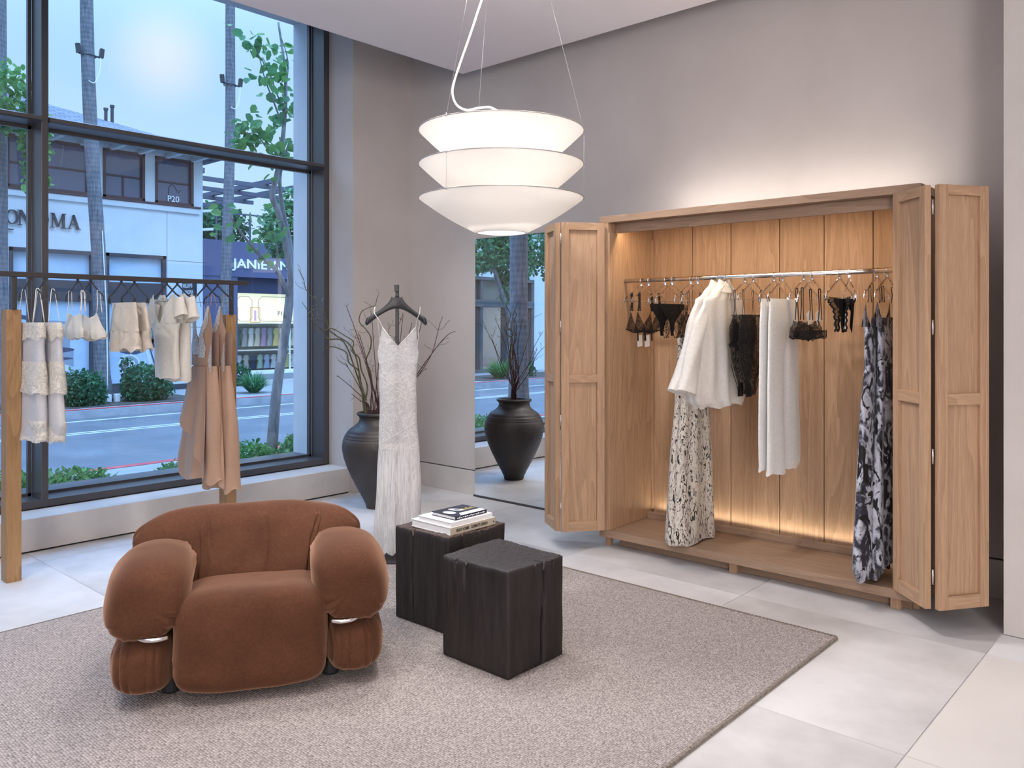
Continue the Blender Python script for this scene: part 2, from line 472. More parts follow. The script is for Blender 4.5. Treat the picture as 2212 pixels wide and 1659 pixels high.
# window: deep dark frame, glass set back towards the street
w1 = struct('window_1')
FX0, FX1 = -6.19, -6.0
def fr(name, y0, y1, z0, z1, x0=FX0, x1=FX1):
    return MB().box(x0, x1, y0, y1, z0, z1).build(name, FRAME, w1, bevel=0.003)
JAMB = (4.205, 4.261)
MULL = (-2.65, -0.35, 1.957)
fr('frame_sill', -3.0, 4.204, 0.216, 0.269)
fr('frame_jamb', *JAMB, 0.216, 4.199)
fr('frame_jamb', -2.999, -2.94, 0.27, 4.199)
fr('frame_head', -2.9, 4.204, 4.14, 4.199)
for y in MULL: fr('mullion', y, y + 0.044, 0.27, 4.139)
edges = [-2.939] + [v for y in MULL for v in (y, y + 0.044)] + [4.204]
bays = [(edges[i], edges[i + 1]) for i in range(0, len(edges), 2)]
for a, b in bays:
    t = MB()
    prof = [(-6.19, 2.795), (-5.985, 2.795), (-5.968, 2.803), (-5.968, 2.826), (-5.985, 2.834), (-6.19, 2.834)]
    t.prism([(p[0], p[1]) for p in prof], 'y', a + 0.001, b - 0.001)
    t.build('transom', FRAME, w1, smooth=False)
    for z0, z1 in ((0.269, 2.795), (2.834, 4.14)):
        g = MB()
        for yy0, yy1, zz0, zz1 in ((a, a + 0.022, z0, z1), (b - 0.022, b, z0, z1), (a, b, z0, z0 + 0.02), (a, b, z1 - 0.02, z1)):
            g.box(-6.225, -6.19, yy0, yy1, zz0, zz1)
        g.build('glazing_bead', FRAME, w1)
        MB().box(-6.212, -6.206, a + 0.01, b - 0.01, z0 + 0.01, z1 - 0.01).build('glass_pane', GLASS, w1)
MB().box(-6.56, -6.19, -3.0, 4.262, -0.2, 0.2155).build('outer_sill', OUTW, w1)
MB().box(-6.56, -6.225, -2.9, 4.262, 0.2157, 0.262).build('outer_sill_cap', FRAME, w1)

# ================================================================== rug
def rugB(n, p):
    t = N(n, 'ShaderNodeTexCoord').outputs['Object']
    v = N(n, 'ShaderNodeMapping', {'Vector': t, 'Rotation': (0, 0, 0.0), 'Scale': (1, 1, 1)}).outputs[0]
    vo = N(n, 'ShaderNodeTexVoronoi', {'Vector': N(n, 'ShaderNodeMapping', {'Vector': v, 'Scale': (150, 105, 1)}).outputs[0], 'Scale': 1.0, 'Randomness': 0.4})
    nz = N(n, 'ShaderNodeTexNoise', {'Vector': v, 'Scale': 95, 'Detail': 2})
    ad = N(n, 'ShaderNodeMath', {0: vo.outputs['Distance'], 1: 0.9, 2: 0.0}, operation='MULTIPLY_ADD')
    c1 = ramp_(n, ad.outputs[0], [(0.2, (0.50, 0.445, 0.42)), (0.75, (0.115, 0.10, 0.097))])
    c2 = ramp_(n, vo.outputs['Color'], [(0.1, (0.75, 0.73, 0.73)), (0.55, (1.0, 1.0, 1.0)), (0.9, (1.18, 1.16, 1.15))])
    mu = N(n, 'ShaderNodeMixRGB', {0: 1.0, 1: c1, 2: c2}, blend_type='MULTIPLY')
    n.links.new(mu.outputs[0], p.inputs['Base Color'])
    inv = N(n, 'ShaderNodeMath', {0: 1.0, 1: vo.outputs['Distance']}, operation='SUBTRACT')
    bump(n, p, inv.outputs[0], 0.7, 0.006)
RUG = mat('woven_wool', (0.45, 0.4, 0.35), 0.95, spec=0.1, build=rugB)
RUGE = mottled('rug_binding', (0.16, 0.13, 0.11), (0.30, 0.26, 0.22), 90, 0.95, 0.3)
rug = thing('rug', 'large flat woven beige and taupe area rug on the stone tile floor', 'rug', (-2.86, 1.4, 0.001))
rx0, rx1, ry0, ry1 = -4.315, -1.41, -1.2, 3.785
MB().box(rx0, rx1, ry0, ry1, 0.001, 0.011).build('pile', RUG, rug, bevel=0.004)
b = MB()
nn = 260
for k in range(nn):
    y = ry0 + (ry1 - ry0) * (k + .5) / nn
    b.obox((rx1 + 0.003, y, 0.008), (0.006, 0.002, 0), (-0.001, 0.0075, 0), (0, 0, 0.006))
nn = 150
for k in range(nn):
    x = rx0 + (rx1 - rx0) * (k + .5) / nn
    b.obox((x, ry1 + 0.003, 0.008), (0.0075, 0.001, 0), (0.002, 0.006, 0), (0, 0, 0.006))
b.box(rx0 - 0.006, rx0, ry0, ry1, 0.0012, 0.012)
o = b.build('edge_stitching', RUGE, rug); o['kind'] = 'stuff'
# ================================================================== armchair
def velB(n, p):
    v = coords(n)
    t = N(n, 'ShaderNodeTexNoise', {'Vector': v, 'Scale': 6, 'Detail': 4})
    f = N(n, 'ShaderNodeTexNoise', {'Vector': v, 'Scale': 260, 'Detail': 2})
    lw = N(n, 'ShaderNodeLayerWeight', {'Blend': 0.35})
    c = ramp_(n, t.outputs['Fac'], [(0.3, (0.074, 0.029, 0.015)), (0.7, (0.100, 0.040, 0.021))])
    t2 = N(n, 'ShaderNodeTexNoise', {'Vector': v, 'Scale': 85, 'Detail': 7, 'Roughness': 0.75, 'Distortion': 0.4})
    nap = ramp_(n, t2.outputs['Fac'], [(0.32, (0.82, 0.81, 0.80)), (0.5, (1, 1, 1)), (0.70, (1.22, 1.24, 1.26))])
    c = N(n, 'ShaderNodeMixRGB', {0: 1.0, 1: c, 2: nap}, blend_type='MULTIPLY').outputs[0]
    n.links.new(c, p.inputs['Base Color'])
    p.inputs['Sheen Tint'].default_value = (0.95, 0.55, 0.36, 1)
    bump(n, p, f.outputs['Fac'], 0.35, 0.003)
VELVET = mat('brown_velvet', (0.13, 0.055, 0.03), 0.85, spec=0.15, sheen=0.5, build=velB)
ch = thing('armchair', 'low brown velvet armchair with fat rounded cushions standing on the rug', 'armchair', (-2.936, 1.72, 0.011), math.atan2(0.851, 0.525))
def sgn(a, e): return math.copysign(abs(a) ** e, a)
def cushion(name, c, h, ex=(0.7, 0.7), deform=None, crease=None, nu=72, nv=48, parent=ch, m=VELVET, axis='z'):
    """rounded-box cushion; axis = the direction its two gathered ends point"""
    def P(i, j):
        u = -PI + 2 * PI * i / nu; v = -PI / 2 + PI * j / (nv - 1)
        a = sgn(math.cos(v), ex[0]) * sgn(math.cos(u), ex[1]); b = sgn(math.cos(v), ex[0]) * sgn(math.sin(u), ex[1]); d = sgn(math.sin(v), ex[0])
        q = Vector({'z': (a, b, d), 'x': (d, a, b), 'y': (b, d, a)}[axis])
        k = 1.0
        if crease: k += crease(q, u, v)
        p = Vector((q.x * h[0] * k, q.y * h[1] * k, q.z * h[2] * k))
        if deform: p = deform(p, q)
        return tuple(p + Vector(c))
    b = MB(); b.grid(nu, nv, P, cu=True)
    o = b.build(name, m, parent, smooth=True, world=False)
    bm = bmesh.new(); bm.from_mesh(o.data); bmesh.ops.remove_doubles(bm, verts=bm.verts, dist=1e-4); bmesh.ops.recalc_face_normals(bm, faces=bm.faces); bm.to_mesh(o.data); bm.free()
    o.data.polygons.foreach_set('use_smooth', [True] * len(o.data.polygons))
    return o
def gather(amp, k, seed, where=lambda q: 1.0):
    def f(q, u, v):
        s = 0
        s += math.sin(k * u + seed + 2 * fbm(q.x, q.y, q.z, 1.3)) * 0.6 + math.sin((k * 1.7) * u + seed * 2.1 + 3 * q.z) * 0.4
        return amp * s * where(q)
    return f
# seat block: its front face drops nearly to the floor, the top dips towards the back
def seat_d(p, q):
    t = (p.y + 0.30) / 0.60
    top = max(0.0, q.z)
    p.z -= top * 0.085 * max(0, t) ** 1.2
    p.z += top * 0.018 * (1 - q.x * q.x) * (1 - t)
    p.x *= 1.0 - 0.035 * max(0, t)
    p.z -= 0.012 * math.exp(-((p.x - 0.02) ** 2 + (p.y + 0.02) ** 2) / 0.012) * top
    return p
cushion('seat_cushion', (0, 0.15, 0.218), (0.295, 0.305, 0.198), (0.34, 0.34), seat_d,
        lambda q, u, v: 0.012 * math.sin(26 * q.z + 9 * q.x) * max(0, abs(q.x) - 0.9) * 8 * max(0, -q.y) + 0.022 * max(0, q.z) * sum(a_ * math.exp(-((q.x * c_ + q.y * s_ - d_) / .05) ** 2) * math.exp(-((q.y * c_ - q.x * s_ - e_) / .35) ** 2) for c_, s_, d_, e_, a_ in ((.86, .5, -.02, .1, .8), (.94, .34, .15, -.2, -.7), (.8, .6, -.25, .2, .5), (.98, -.2, .45, 0, .4), (.9, .43, .06, .1, -.8))) + 0.02 * fbm(q.x, q.y, q.z, 2.2), 128, 128)
# back: tall roll, rounded ends, leaning back
def back_d(p, q):
    p.z *= 1 - 0.20 * abs(q.x) ** 3.0
    p.y += 0.055 * (1 - q.x * q.x) * 1.0 - 0.05 * abs(q.x) ** 2.5
    lean = 0.52
    y = p.y * math.cos(lean) + p.z * math.sin(lean); z = -p.y * math.sin(lean) + p.z * math.cos(lean)
    p.y = y; p.z = z
    return p
def back_c(q, u, v):
    s = 0
    for xc, w_, sl, z0, z1, a_ in ((-.80, .022, .10, -.8, .2, .8), (-.40, .016, .03, -.7, .5, .7), (-.36, .014, -.06, -.2, .7, .6), (-.10, .016, .05, -.8, .6, .9), (.13, .018, .02, -.8, .7, 1.0), (.20, .014, -.02, -.3, .6, .5), (.50, .016, .10, -.7, .7, .8), (.56, .012, .07, -.1, .7, .5), (.84, .02, -.12, -.7, .3, .8), (-.62, .014, .05, -.5, .4, .4)):
        if z0 < q.z < z1:
            d_ = q.x - xc - sl * q.z - .012 * math.sin(5 * q.z + xc * 9)
            s += a_ * (math.exp(-(d_ / w_) ** 2) - .7 * math.exp(-((d_ - 1.7 * w_) / w_) ** 2)) * min(1, 6 * (q.z - z0), 6 * (z1 - q.z))
    s += .35 * fbm(q.x, q.y, q.z, 3)
    w = max(0, -q.y) * max(0, 1 - (q.z + 0.1) ** 2) ** 2
    e_ = math.sin(14 * u + 2 * q.z) * max(0, abs(q.x) - 0.8) * 3
    return 0.09 * s * min(1, 1.6 * max(0, -q.y)) + 0.02 * e_
cushion('back_cushion', (-0.018, 0.50, 0.392), (0.485, 0.155, 0.240), (0.55, 0.62), back_d, back_c, 96, 300, axis='x')
def arm_c(q, s):
    a = math.atan2(q.z, -s * q.x); rho = math.hypot(q.x, q.z)
    r = 0
    for a0, w_, y0, wy, am in ((-.15, .05, -.70, .22, .7), (-.38, .045, -.80, .20, -1), (-.58, .045, -.74, .25, .9), (-.80, .05, -.82, .2, -.8), (-1.05, .06, -.80, .18, .7), (-1.5, .07, -.86, .14, -.6), (-2.0, .07, -.86, .14, .5), (-2.5, .06, -.84, .14, -.5),
                             (.5, .05, .55, .35, .6), (.75, .05, .65, .30, -.7), (1.0, .05, .60, .3, .5), (1.35, .06, .7, .25, -.5), (.25, .05, .3, .3, .4)):
        d_ = a - a0 - .25 * (q.y - y0)
        r += am * math.exp(-(d_ / w_) ** 2) * math.exp(-((q.y - y0) / wy) ** 2)
    return 0.05 * r * min(1, rho * 1.4) ** 2 + 0.02 * fbm(q.x + s, q.y, q.z, 1.8)
# arm bolsters and the smaller side cushions under them
for s in (-1, 1):
    def arm_d(p, q, s=s):
        p.z -= 0.045 * max(0, q.y) + 0.02 * q.y * q.y
        p.x += s * (0.02 * q.y - 0.028 * q.z * (1 + .2 * q.y))
        p.x -= s * 0.05 * max(0, q.y) ** 2
        p.x *= 1 - 0.13 * max(0, q.y); p.z -= 0.022 * max(0, q.y + .2)
        return p
    cushion('arm_cushion', (s * 0.393, 0.205, 0.402), (0.157, 0.335, 0.158), (0.46, 0.80), arm_d,
            lambda q, u, v, s=s: arm_c(q, s), 140, 90, axis='y')
    def low_d(p, q, s=s):
        p.x += s * 0.015 * (1 - q.z * q.z)
        return p
    cushion('side_cushion', (s * 0.385, 0.235, 0.146), (0.120, 0.350, 0.120), (0.5, 0.72), low_d,
            lambda q, u, v, s=s: 0.035 * ((abs(math.sin(q.x * 9 + s + 1.5 * fbm(q.x, q.y, q.z * .3, 2))) ** .5 - .7) * min(1, 2.5 * max(0, abs(q.y) - .45)) + (abs(math.sin(q.y * 13 + 2 * fbm(q.x, q.y, q.z * .3, 3))) ** .5 - .7) * min(1, 3 * abs(q.x) ** 4) * (1 - min(1, 2.5 * max(0, abs(q.y) - .6)))) * max(0, 1 - q.z ** 4), 150, 96, axis='y')
    MB().tube(smooth_path([(s * 0.30, -0.088, 0.260), (s * 0.345, -0.105, 0.260), (s * 0.395, -0.088, 0.262), (s * 0.425, -0.01, 0.264), (s * 0.435, 0.45, 0.264)], 5), 0.011, 10).build('frame_tube', CHROME, ch, smooth=True, world=False, label='polished chrome tube')
    for y in (0.05, 0.50):
        MB().lathe([(0, 0), (0.032, 0), (0.036, 0.01), (0.036, 0.075), (0.0, 0.075)], 20, (s * 0.306, y, 0.0)).build('foot', BLACK, ch, smooth=False, world=False, label='black round foot')

# ================================================================== charred wood stools
def charB(n, p):
    v = coords(n, (1, 1, 0.12), 5)
    t = N(n, 'ShaderNodeTexNoise', {'Vector': v, 'Scale': 22, 'Detail': 6, 'Roughness': 0.7})
    w = N(n, 'ShaderNodeTexNoise', {'Vector': v, 'Scale': 160, 'Detail': 3})
    n.links.new(ramp_(n, t.outputs['Fac'], [(0.3, (0.012, 0.009, 0.0085)), (0.72, (0.036, 0.029, 0.0275))]), p.inputs['Base Color'])
    mxh = N(n, 'ShaderNodeMath', {0: w.outputs['Fac'], 1: t.outputs['Fac']}, operation='ADD')
    bump(n, p, mxh.outputs[0], 0.35, 0.004)
CHAR = mat('charred_wood', (0.035, 0.027, 0.025), 0.62, spec=0.3, build=charB)
def charT(n, p):
    v = coords(n, (1, 1, 1))
    gx = N(n, 'ShaderNodeVectorMath', {0: v, 1: (0.19, 0.22, 0.0)}, operation='ADD').outputs[0]
    w = N(n, 'ShaderNodeTexWave', {'Vector': gx, 'Scale': 38, 'Distortion': 5, 'Detail': 3, 'Detail Scale': 1.5}, wave_type='RINGS', rings_direction='Z')
    n.links.new(ramp_(n, w.outputs['Fac'], [(0.1, (0.045, 0.030, 0.026)), (0.9, (0.115, 0.075, 0.062))]), p.inputs['Base Color'])
    bump(n, p, w.outputs['Fac'], 0.3, 0.003)
CHARTOP = mat('charred_end_grain', (0.06, 0.045, 0.04), 0.6, spec=0.35, build=charT)
def charT2(n, p):
    v = coords(n, (1, 1, 1))
    gx = N(n, 'ShaderNodeVectorMath', {0: v, 1: (0.22, -0.02, 0.0)}, operation='ADD').outputs[0]
    w = N(n, 'ShaderNodeTexWave', {'Vector': gx, 'Scale': 30, 'Distortion': 6, 'Detail': 3, 'Detail Scale': 1.5}, wave_type='RINGS', rings_direction='Z')
    n.links.new(ramp_(n, w.outputs['Fac'], [(0.1, (0.022, 0.018, 0.018)), (0.9, (0.054, 0.045, 0.045))]), p.inputs['Base Color'])
    bump(n, p, w.outputs['Fac'], 0.45, 0.004)
CHARTOP2 = mat('blackened_end_grain', (0.04, 0.035, 0.034), 0.55, spec=0.4, build=charT2)
def stool(name, label, x0, x1, y0, y1, H, cracks, topm, dip, seed):
    a, c = (x1 - x0) / 2, (y1 - y0) / 2
    b = MB(); key = {}; n = 88; nz = 30
    def disp(p):
        q = p.copy()
        # worn, uneven edges
        r = 0.010 + 0.006 * fbm(p.x + seed, p.y, p.z, 9)
        for i, hlf in ((0, a), (1, c)):
            pass
        ex = a - abs(p.x); ey = c - abs(p.y); ez = min(H - p.z, p.z)
        ds = sorted((ex, ey, ez))
        if ds[0] < 1e-6 and ds[1] < r:
            k = (1 - ds[1] / r) ** 2 * r * 0.42
            if ex <= ey and ex <= ez or ex < r: q.x -= math.copysign(k, p.x)
            if ey < r: q.y -= math.copysign(k, p.y)
            if ez < r: q.z += -k if p.z > H / 2 else k
        w = 0.003 * fbm(p.x + seed, p.y, p.z, 4) + 0.0018 * fbm(p.x * 3 + seed, p.y * 3, p.z * .4, 12)
        if ex < 1e-6: q.x += math.copysign(w, p.x)
        if ey < 1e-6: q.y += math.copysign(w, p.y)
        if p.z > H - 1e-6:
            q.z += 2 * w + dip(p.x / a, p.y / c)
        for (face, s0, z0, z1, wd, dp, lean, run) in cracks:
            on = {'x-': p.x < -a + 1e-6, 'x+': p.x > a - 1e-6, 'y-': p.y < -c + 1e-6, 'y+': p.y > c - 1e-6}[face]
            s = p.y if face[0] == 'x' else p.x
            sc_ = s0 + lean * (p.z / H) + 0.006 * fbm(p.z * 1.5, s0 * 9, seed, 3)
            if on and z0 * H <= p.z <= z1 * H:
                t = 1.0 if z1 > .99 and z0 < .01 else min(1, (p.z - z0 * H) / 0.1 + (1 if z0 < .01 else 0), (z1 * H - p.z) / 0.1 + (1 if z1 > .99 else 0))
                ww = wd * (0.35 + 0.65 * t)
                f = max(0, 1 - abs(s - sc_) / ww)
                if f > 0:
                    d = min(1, f * 1.8) * dp * t
                    if face[0] == 'x': q.x += d if face == 'x-' else -d
                    else: q.y += d if face == 'y-' else -d
            if p.z > H - 1e-6 and z1 > .99 and run > 0:
                depth = (p.x + a if face == 'x-' else a - p.x) if face[0] == 'x' else (p.y + c if face == 'y-' else c - p.y)
                if depth < run:
                    f = max(0, 1 - abs(s - sc_ - 0.02 * depth) / (wd * (1 - depth / run) + 1e-4))
                    if f > 0: q.z -= min(1, f * 1.8) * dp * 0.6 * (1 - depth / run)
        return q
    def vid(p):
        k = (round(p.x, 5), round(p.y, 5), round(p.z, 5))
        if k not in key:
            key[k] = len(b.v); b.v.append(tuple(disp(p)))
        return key[k]
    def lin(t0, t1, k, m): return t0 + (t1 - t0) * k / m
    for face in ('x-', 'x+', 'y-', 'y+', 'top', 'bot'):
        m2 = nz if face[0] in 'xy' else n
        if face == 'bot': m2 = n
        for i in range(n):
            for j in range(m2):
                qd = []
                for di, dj in ((0, 0), (1, 0), (1, 1), (0, 1)):
                    I, J = i + di, j + dj
                    if face[0] == 'x': p = Vector((a if face == 'x+' else -a, lin(-c, c, I, n), lin(0, H, J, nz)))
                    elif face[0] == 'y': p = Vector((lin(-a, a, I, n), c if face == 'y+' else -c, lin(0, H, J, nz)))
                    else: p = Vector((lin(-a, a, I, n), lin(-c, c, J, n), H if face == 'top' else 0))
                    qd.append(vid(p))
                if face in ('x-', 'y+', 'bot'): qd.reverse()
                b.f.append(tuple(qd)); b.m.append(1 if face == 'top' else 0)
    o = b.build(name, [CHAR, topm]); o.location = ((x0 + x1) / 2, (y0 + y1) / 2, 0.0115)
    tag(o, label, 'stool')
    o.data.polygons.foreach_set('use_smooth', [True] * len(o.data.polygons))
    return o
stool('wood_block_stool', 'blackened wood block stool with dished top and deep split, nearest the camera', -2.600, -2.213, 2.432, 2.788, 0.441,
      [('x+', 0.035, 0.0, 0.72, 0.013, 0.06, 0.004, 0), ('x+', 0.052, 0.55, 1.0, 0.012, 0.06, 0.0, 0.10), ('x+', -0.01, 0.8, 1.0, 0.007, 0.02, 0, 0.04), ('x+', -0.025, 0.0, 0.2, 0.005, 0.02, 0, 0), ('x+', 0.105, 0.82, 1.0, 0.007, 0.02, 0, 0.03),
       ('y-', -0.055, 0.68, 1.0, 0.010, 0.03, 0.004, 0.03), ('y-', -0.115, 0.85, 1.0, 0.012, 0.04, 0.004, 0.05), ('y-', -0.15, 0.45, 0.6, 0.005, 0.02, 0, 0)],
      CHARTOP2, lambda x, y: -0.016 * max(0, 1 - (x * 1.0 - .1) ** 2) * max(0, 1 - (y * .95) ** 2) - 0.004, 2.3)
stool('wood_block_stool', 'dark charred wood block stool carrying three books, behind the dished one', -3.116, -2.738, 2.598, 2.988, 0.449,
      [('y-', -0.055, 0.0, 1.0, 0.011, 0.05, -0.008, 0.14), ('y-', -0.098, 0.0, 0.3, 0.008, 0.02, 0, 0), ('y-', 0.10, 0.6, 1.0, 0.005, 0.02, 0, 0.03), ('x+', -0.1, 0.5, 1.0, 0.005, 0.02, 0, 0.03)],
      CHARTOP, lambda x, y: 0.0, 7.9)

# ================================================================== books
PAPER = mottled('page_edges', (0.70, 0.69, 0.70), (0.82, 0.81, 0.81), 40, 0.8, 0.1, stretch=(0.2, 0.2, 12))
BWHITE = mat('white_cover', (0.86, 0.85, 0.85), 0.45)
BCREAM = mat('cream_cover', (0.80, 0.79, 0.76), 0.5)
BTAN = mat('tan_spine', (0.50, 0.44, 0.34), 0.6)
BNAVY = mat('navy_cover', (0.018, 0.02, 0.045), 0.35)
BTEXT = mat('spine_lettering', (0.04, 0.035, 0.03), 0.6)
BPALE = mat('pale_print', (0.80, 0.82, 0.86), 0.4)
BYEL = mat('yellow_lettering', (0.75, 0.62, 0.18), 0.5)
def book(label, x0, x1, y0, y1, z0, z1, cov, spine, ct=0.003):
    r = thing('book', label, 'book', ((x0 + x1) / 2, (y0 + y1) / 2, z0))
    MB().box(x0, x1 - 0.0005, y0, y1, z1 - ct, z1).build('cover', cov, r, bevel=0.0008)
    MB().box(x0, x1 - 0.0005, y0, y1, z0, z0 + ct).build('cover', cov, r, bevel=0.0008)
    MB().box(x1 - 0.004, x1, y0, y1, z0 + 0.0003, z1 - 0.0003).build('spine', spine, r, bevel=0.001)
    MB().box(x0 + 0.004, x1 - 0.004, y0 + 0.004, y1 - 0.004, z0 + ct, z1 - ct).build('pages', PAPER, r)
    return r
ZB = 0.4615
bk = book('thick tan-spined art book, lowest of the stack on the wood stool', -3.035, -2.756, 2.632, 2.936, ZB, ZB + 0.036, BCREAM, BTAN)
text('spine_title', 'EIGHT HOMES   CLEMENTS DESIGN', 0.019, frame((-2.7557, 2.668, ZB + 0.0115), (0, 1, 0), (0, 0, 1)), BTEXT, bk, ext=0.0004, bold=0.0006, sx=0.70)
MB().box(-2.7559, -2.7552, 2.918, 2.926, ZB + 0.013, ZB + 0.019).build('spine_mark', BTEXT, bk)
bk = book('plain white book lying in the middle of the book stack', -2.992, -2.762, 2.640, 2.920, ZB + 0.0363, ZB + 0.058, BWHITE, BWHITE)
Z3 = ZB + 0.0583
bk = book('small navy book with a black and white portrait cover on top', -2.945, -2.778, 2.684, 2.897, Z3, Z3 + 0.018, BNAVY, BNAVY)
zt = Z3 + 0.0183
def blob(pts, z):  # flat print on the cover
    b = MB(); b.v = [(x, y, z) for x, y in pts]; b.f = [tuple(range(len(pts)))]; b.m = [0]
    return b
def ell(cx, cy, a, c, rot=0, k=18): return [(cx + a * math.cos(t) * math.cos(rot) - c * math.sin(t) * math.sin(rot), cy + a * math.cos(t) * math.sin(rot) + c * math.sin(t) * math.cos(rot)) for t in [2 * PI * i / k for i in range(k)]]
blob([(-2.822, 2.75), (-2.780, 2.72), (-2.780, 2.893), (-2.822, 2.893)], zt).build('cover_band', BPALE, bk)
blob(ell(-2.862, 2.725, 0.036, 0.024, 0.2), zt).build('cover_print', BPALE, bk)
blob(ell(-2.885, 2.790, 0.040, 0.020, 0.5), zt).build('cover_print', BPALE, bk)
blob(ell(-2.880, 2.792, 0.018, 0.009, 0.5), zt + .0002).build('cover_print', BNAVY, bk)
b = MB()
for k in range(9):
    y = 2.805 + 0.0095 * k
    b.obox((-2.862 + 0.006 * math.sin(k * 2.3), y, zt + 0.0002), (0.011 + 0.005 * math.sin(k * 1.7), 0.002, 0), (0.0, 0.0022, 0), (0, 0, 0.0001))
b.build('cover_lettering', BYEL, bk, kind='stuff')
b = MB()
for k in range(15):
    y = 2.70 + 0.0125 * k
    b.obox((-2.7776, y, Z3 + 0.009 + 0.0012 * math.sin(k * 2.9)), (0, 0.0042, 0.0012), (0, -0.0005, 0.0022 + 0.0013 * math.sin(k * 1.9)), (0.0003, 0, 0))
b.build('spine_lettering', BPALE, bk, kind='stuff')

# ================================================================== dress stand with lace dress
RT = Vector((0.7427, 0.6697, 0)); FWD = Vector((-0.6697, 0.7427, 0))
ang = math.atan2(RT.y, RT.x)
SP = Vector((-3.869, 3.244, 0))
ds = thing('dress_stand', 'black single-pole display stand with broad hanger top, holding the white lace dress', 'stand', (SP.x, SP.y, 0.0), ang)
MB().box(-0.085, 0.30, -0.12, 0.13, 0.0118, 0.02).build('base_plate', BLACKM, ds, bevel=0.002, world=False)
MB().box(-0.011, 0.011, -0.006, 0.006, 0.0202, 1.66).build('pole', BLACK, ds, bevel=0.002, world=False)
b = MB(); b.box(-0.0125, 0.0125, -0.03, 0.006, 1.6605, 1.684); b.box(-0.0125, 0.0125, -0.036, -0.03, 1.640, 1.684)
b.build('top_hook', BLACK, ds, bevel=0.002, world=False)
hp = []
def hang_c(s):   # centre height and half-height of the hanger arm
    a = abs(s)
    top = 1.613 if a < 0.032 else 1.613 - 0.135 * ((a - 0.032) / 0.155) ** 0.62
    bot = 1.540 - 0.115 * (a / 0.187) ** 1.6
    if a > 0.172:
        k = (a - 0.172) / 0.015; m_ = (top + bot) / 2; w = (top - bot) / 2 * math.sqrt(max(0, 1 - k * k)); top, bot = m_ + w, m_ - w
    return top, bot
def hgf(i, j):
    s = -0.1869 + 0.3738 * i / 60
    t, bt = hang_c(s); aa = 2 * PI * j / 14
    th = 0.010 + 0.016 * (abs(s) / 0.187) ** 1.5
    if abs(s) > .172: th *= math.sqrt(max(0.02, 1 - ((abs(s) - .172) / .0152) ** 2))
    return (s, -0.016 - 0.03 * (abs(s) / .187) ** 2 + sgn(math.sin(aa), .6) * th, (t + bt) / 2 + sgn(math.cos(aa), .6) * (t - bt) / 2)
b = MB(); b.grid(61, 14, hgf, cv=True); b.f.append(tuple(range(14))); b.f.append(tuple(60 * 14 + k for k in range(14))); b.m += [0, 0]; b.fix = True
b.build('hanger_bar', BLACK, ds, smooth=True, world=False)

IVORY = (0.86, 0.84, 0.82)
LACEW = lace('white_lace', IVORY, 75, 0.25, 0.85, base=0.66, transl=0.3)
LACEF = lace('white_lace_skirt', IVORY, 26, 0.40, 0.58, base=0.58, stretch=(3.2, 3.2, 0.16), transl=0.3, vor=False)
WTRIM = cloth('white_trim', (0.84, 0.82, 0.78), transl=0.1)
def row_at(rows, z):
    if z >= rows[0][0]: return rows[0][1:]
    for i in range(len(rows) - 1):
        z0, z1 = rows[i][0], rows[i + 1][0]
        if z1 <= z <= z0:
            t = (z0 - z) / max(1e-6, z0 - z1)
            return [rows[i][k] + (rows[i + 1][k] - rows[i][k]) * t for k in (1, 2)]
    return rows[-1][1:]
def tubecloth(rows, th, k=3, amp=(0.004, 0.02), seed=0, n=72, m=36, hem=0.006, sq=0.8, zoff=0.0, tk=4.0, ragged=0, pinch=None):
    """closed sleeve of cloth between two side profiles; rows = (z, left, right) downwards"""
    z0, z1 = rows[0][0], rows[-1][0]
    b = MB(); r_ = random.Random(seed)
    ph = [r_.uniform(0, 6.28) for _ in range(12)]
    rg = [r_.uniform(-1, 1) for _ in range(n)]
    def P(i, j):
        f = i / (m - 1); z = z0 + (z1 - z0) * f
        L, Rr = row_at(rows, z)
        a = 2 * PI * j / n
        c, s_ = math.cos(a), math.sin(a)
        hw = (Rr - L) / 2; s = (L + Rr) / 2 + hw * sgn(c, sq)
        A = amp[0] + (amp[1] - amp[0]) * f
        thk = th[0] + (th[1] - th[0]) * f
        side = 0 if s_ > 0 else 5
        w = 0
        for q in range(3):
            w += math.sin(s / max(0.05, hw) * k * (1 + 0.55 * q) + ph[q + side] + 0.9 * math.sin(tk * f + ph[q + 2])) / (1 + .6 * q)
        w *= A * 0.6
        w += 0.25 * A * noise.noise(Vector((s * 12, side, z * 6 + seed)))
        t = sgn(s_, 0.75) * thk + w * abs(s_) ** 0.3
        if pinch and z < pinch[0]:
            t *= 1 - min(1, (pinch[0] - z) / .10) * math.exp(-((s - pinch[1]) / pinch[2]) ** 2)
        hz = z
        if i == m - 1: hz += hem * math.sin(a * 5 + ph[0]) + ragged * rg[j]
        return (s + 0.35 * A * math.sin(9 * f + ph[4]) * abs(c), t, hz + zoff)
    b.grid(m, n, P, cv=True)
    return b
def sheet(rows, tf, cols=12, sub=6):
    """one flat-ish piece of cloth, rows = (z, left, right); tf(s, z) gives its depth"""
    rr = []
    for i in range(len(rows) - 1):
        for q in range(sub):
            t = q / sub
            rr.append([rows[i][k] + (rows[i + 1][k] - rows[i][k]) * t for k in range(3)])
    rr.append(list(rows[-1]))
    b = MB()
    b.grid(len(rr), cols + 1, lambda i, j: (rr[i][1] + (rr[i][2] - rr[i][1]) * j / cols, tf(rr[i][1] + (rr[i][2] - rr[i][1]) * j / cols, rr[i][0]), rr[i][0]))
    return b
def join(*bs):
    o = MB()
    for q in bs: o._add(q.v, q.f)
    return o
ld = thing('lace_dress', 'long sheer white lace slip dress hanging from the black display stand', 'dress', (SP.x, SP.y, 0.06), ang)
LOCAL0 = 0.06
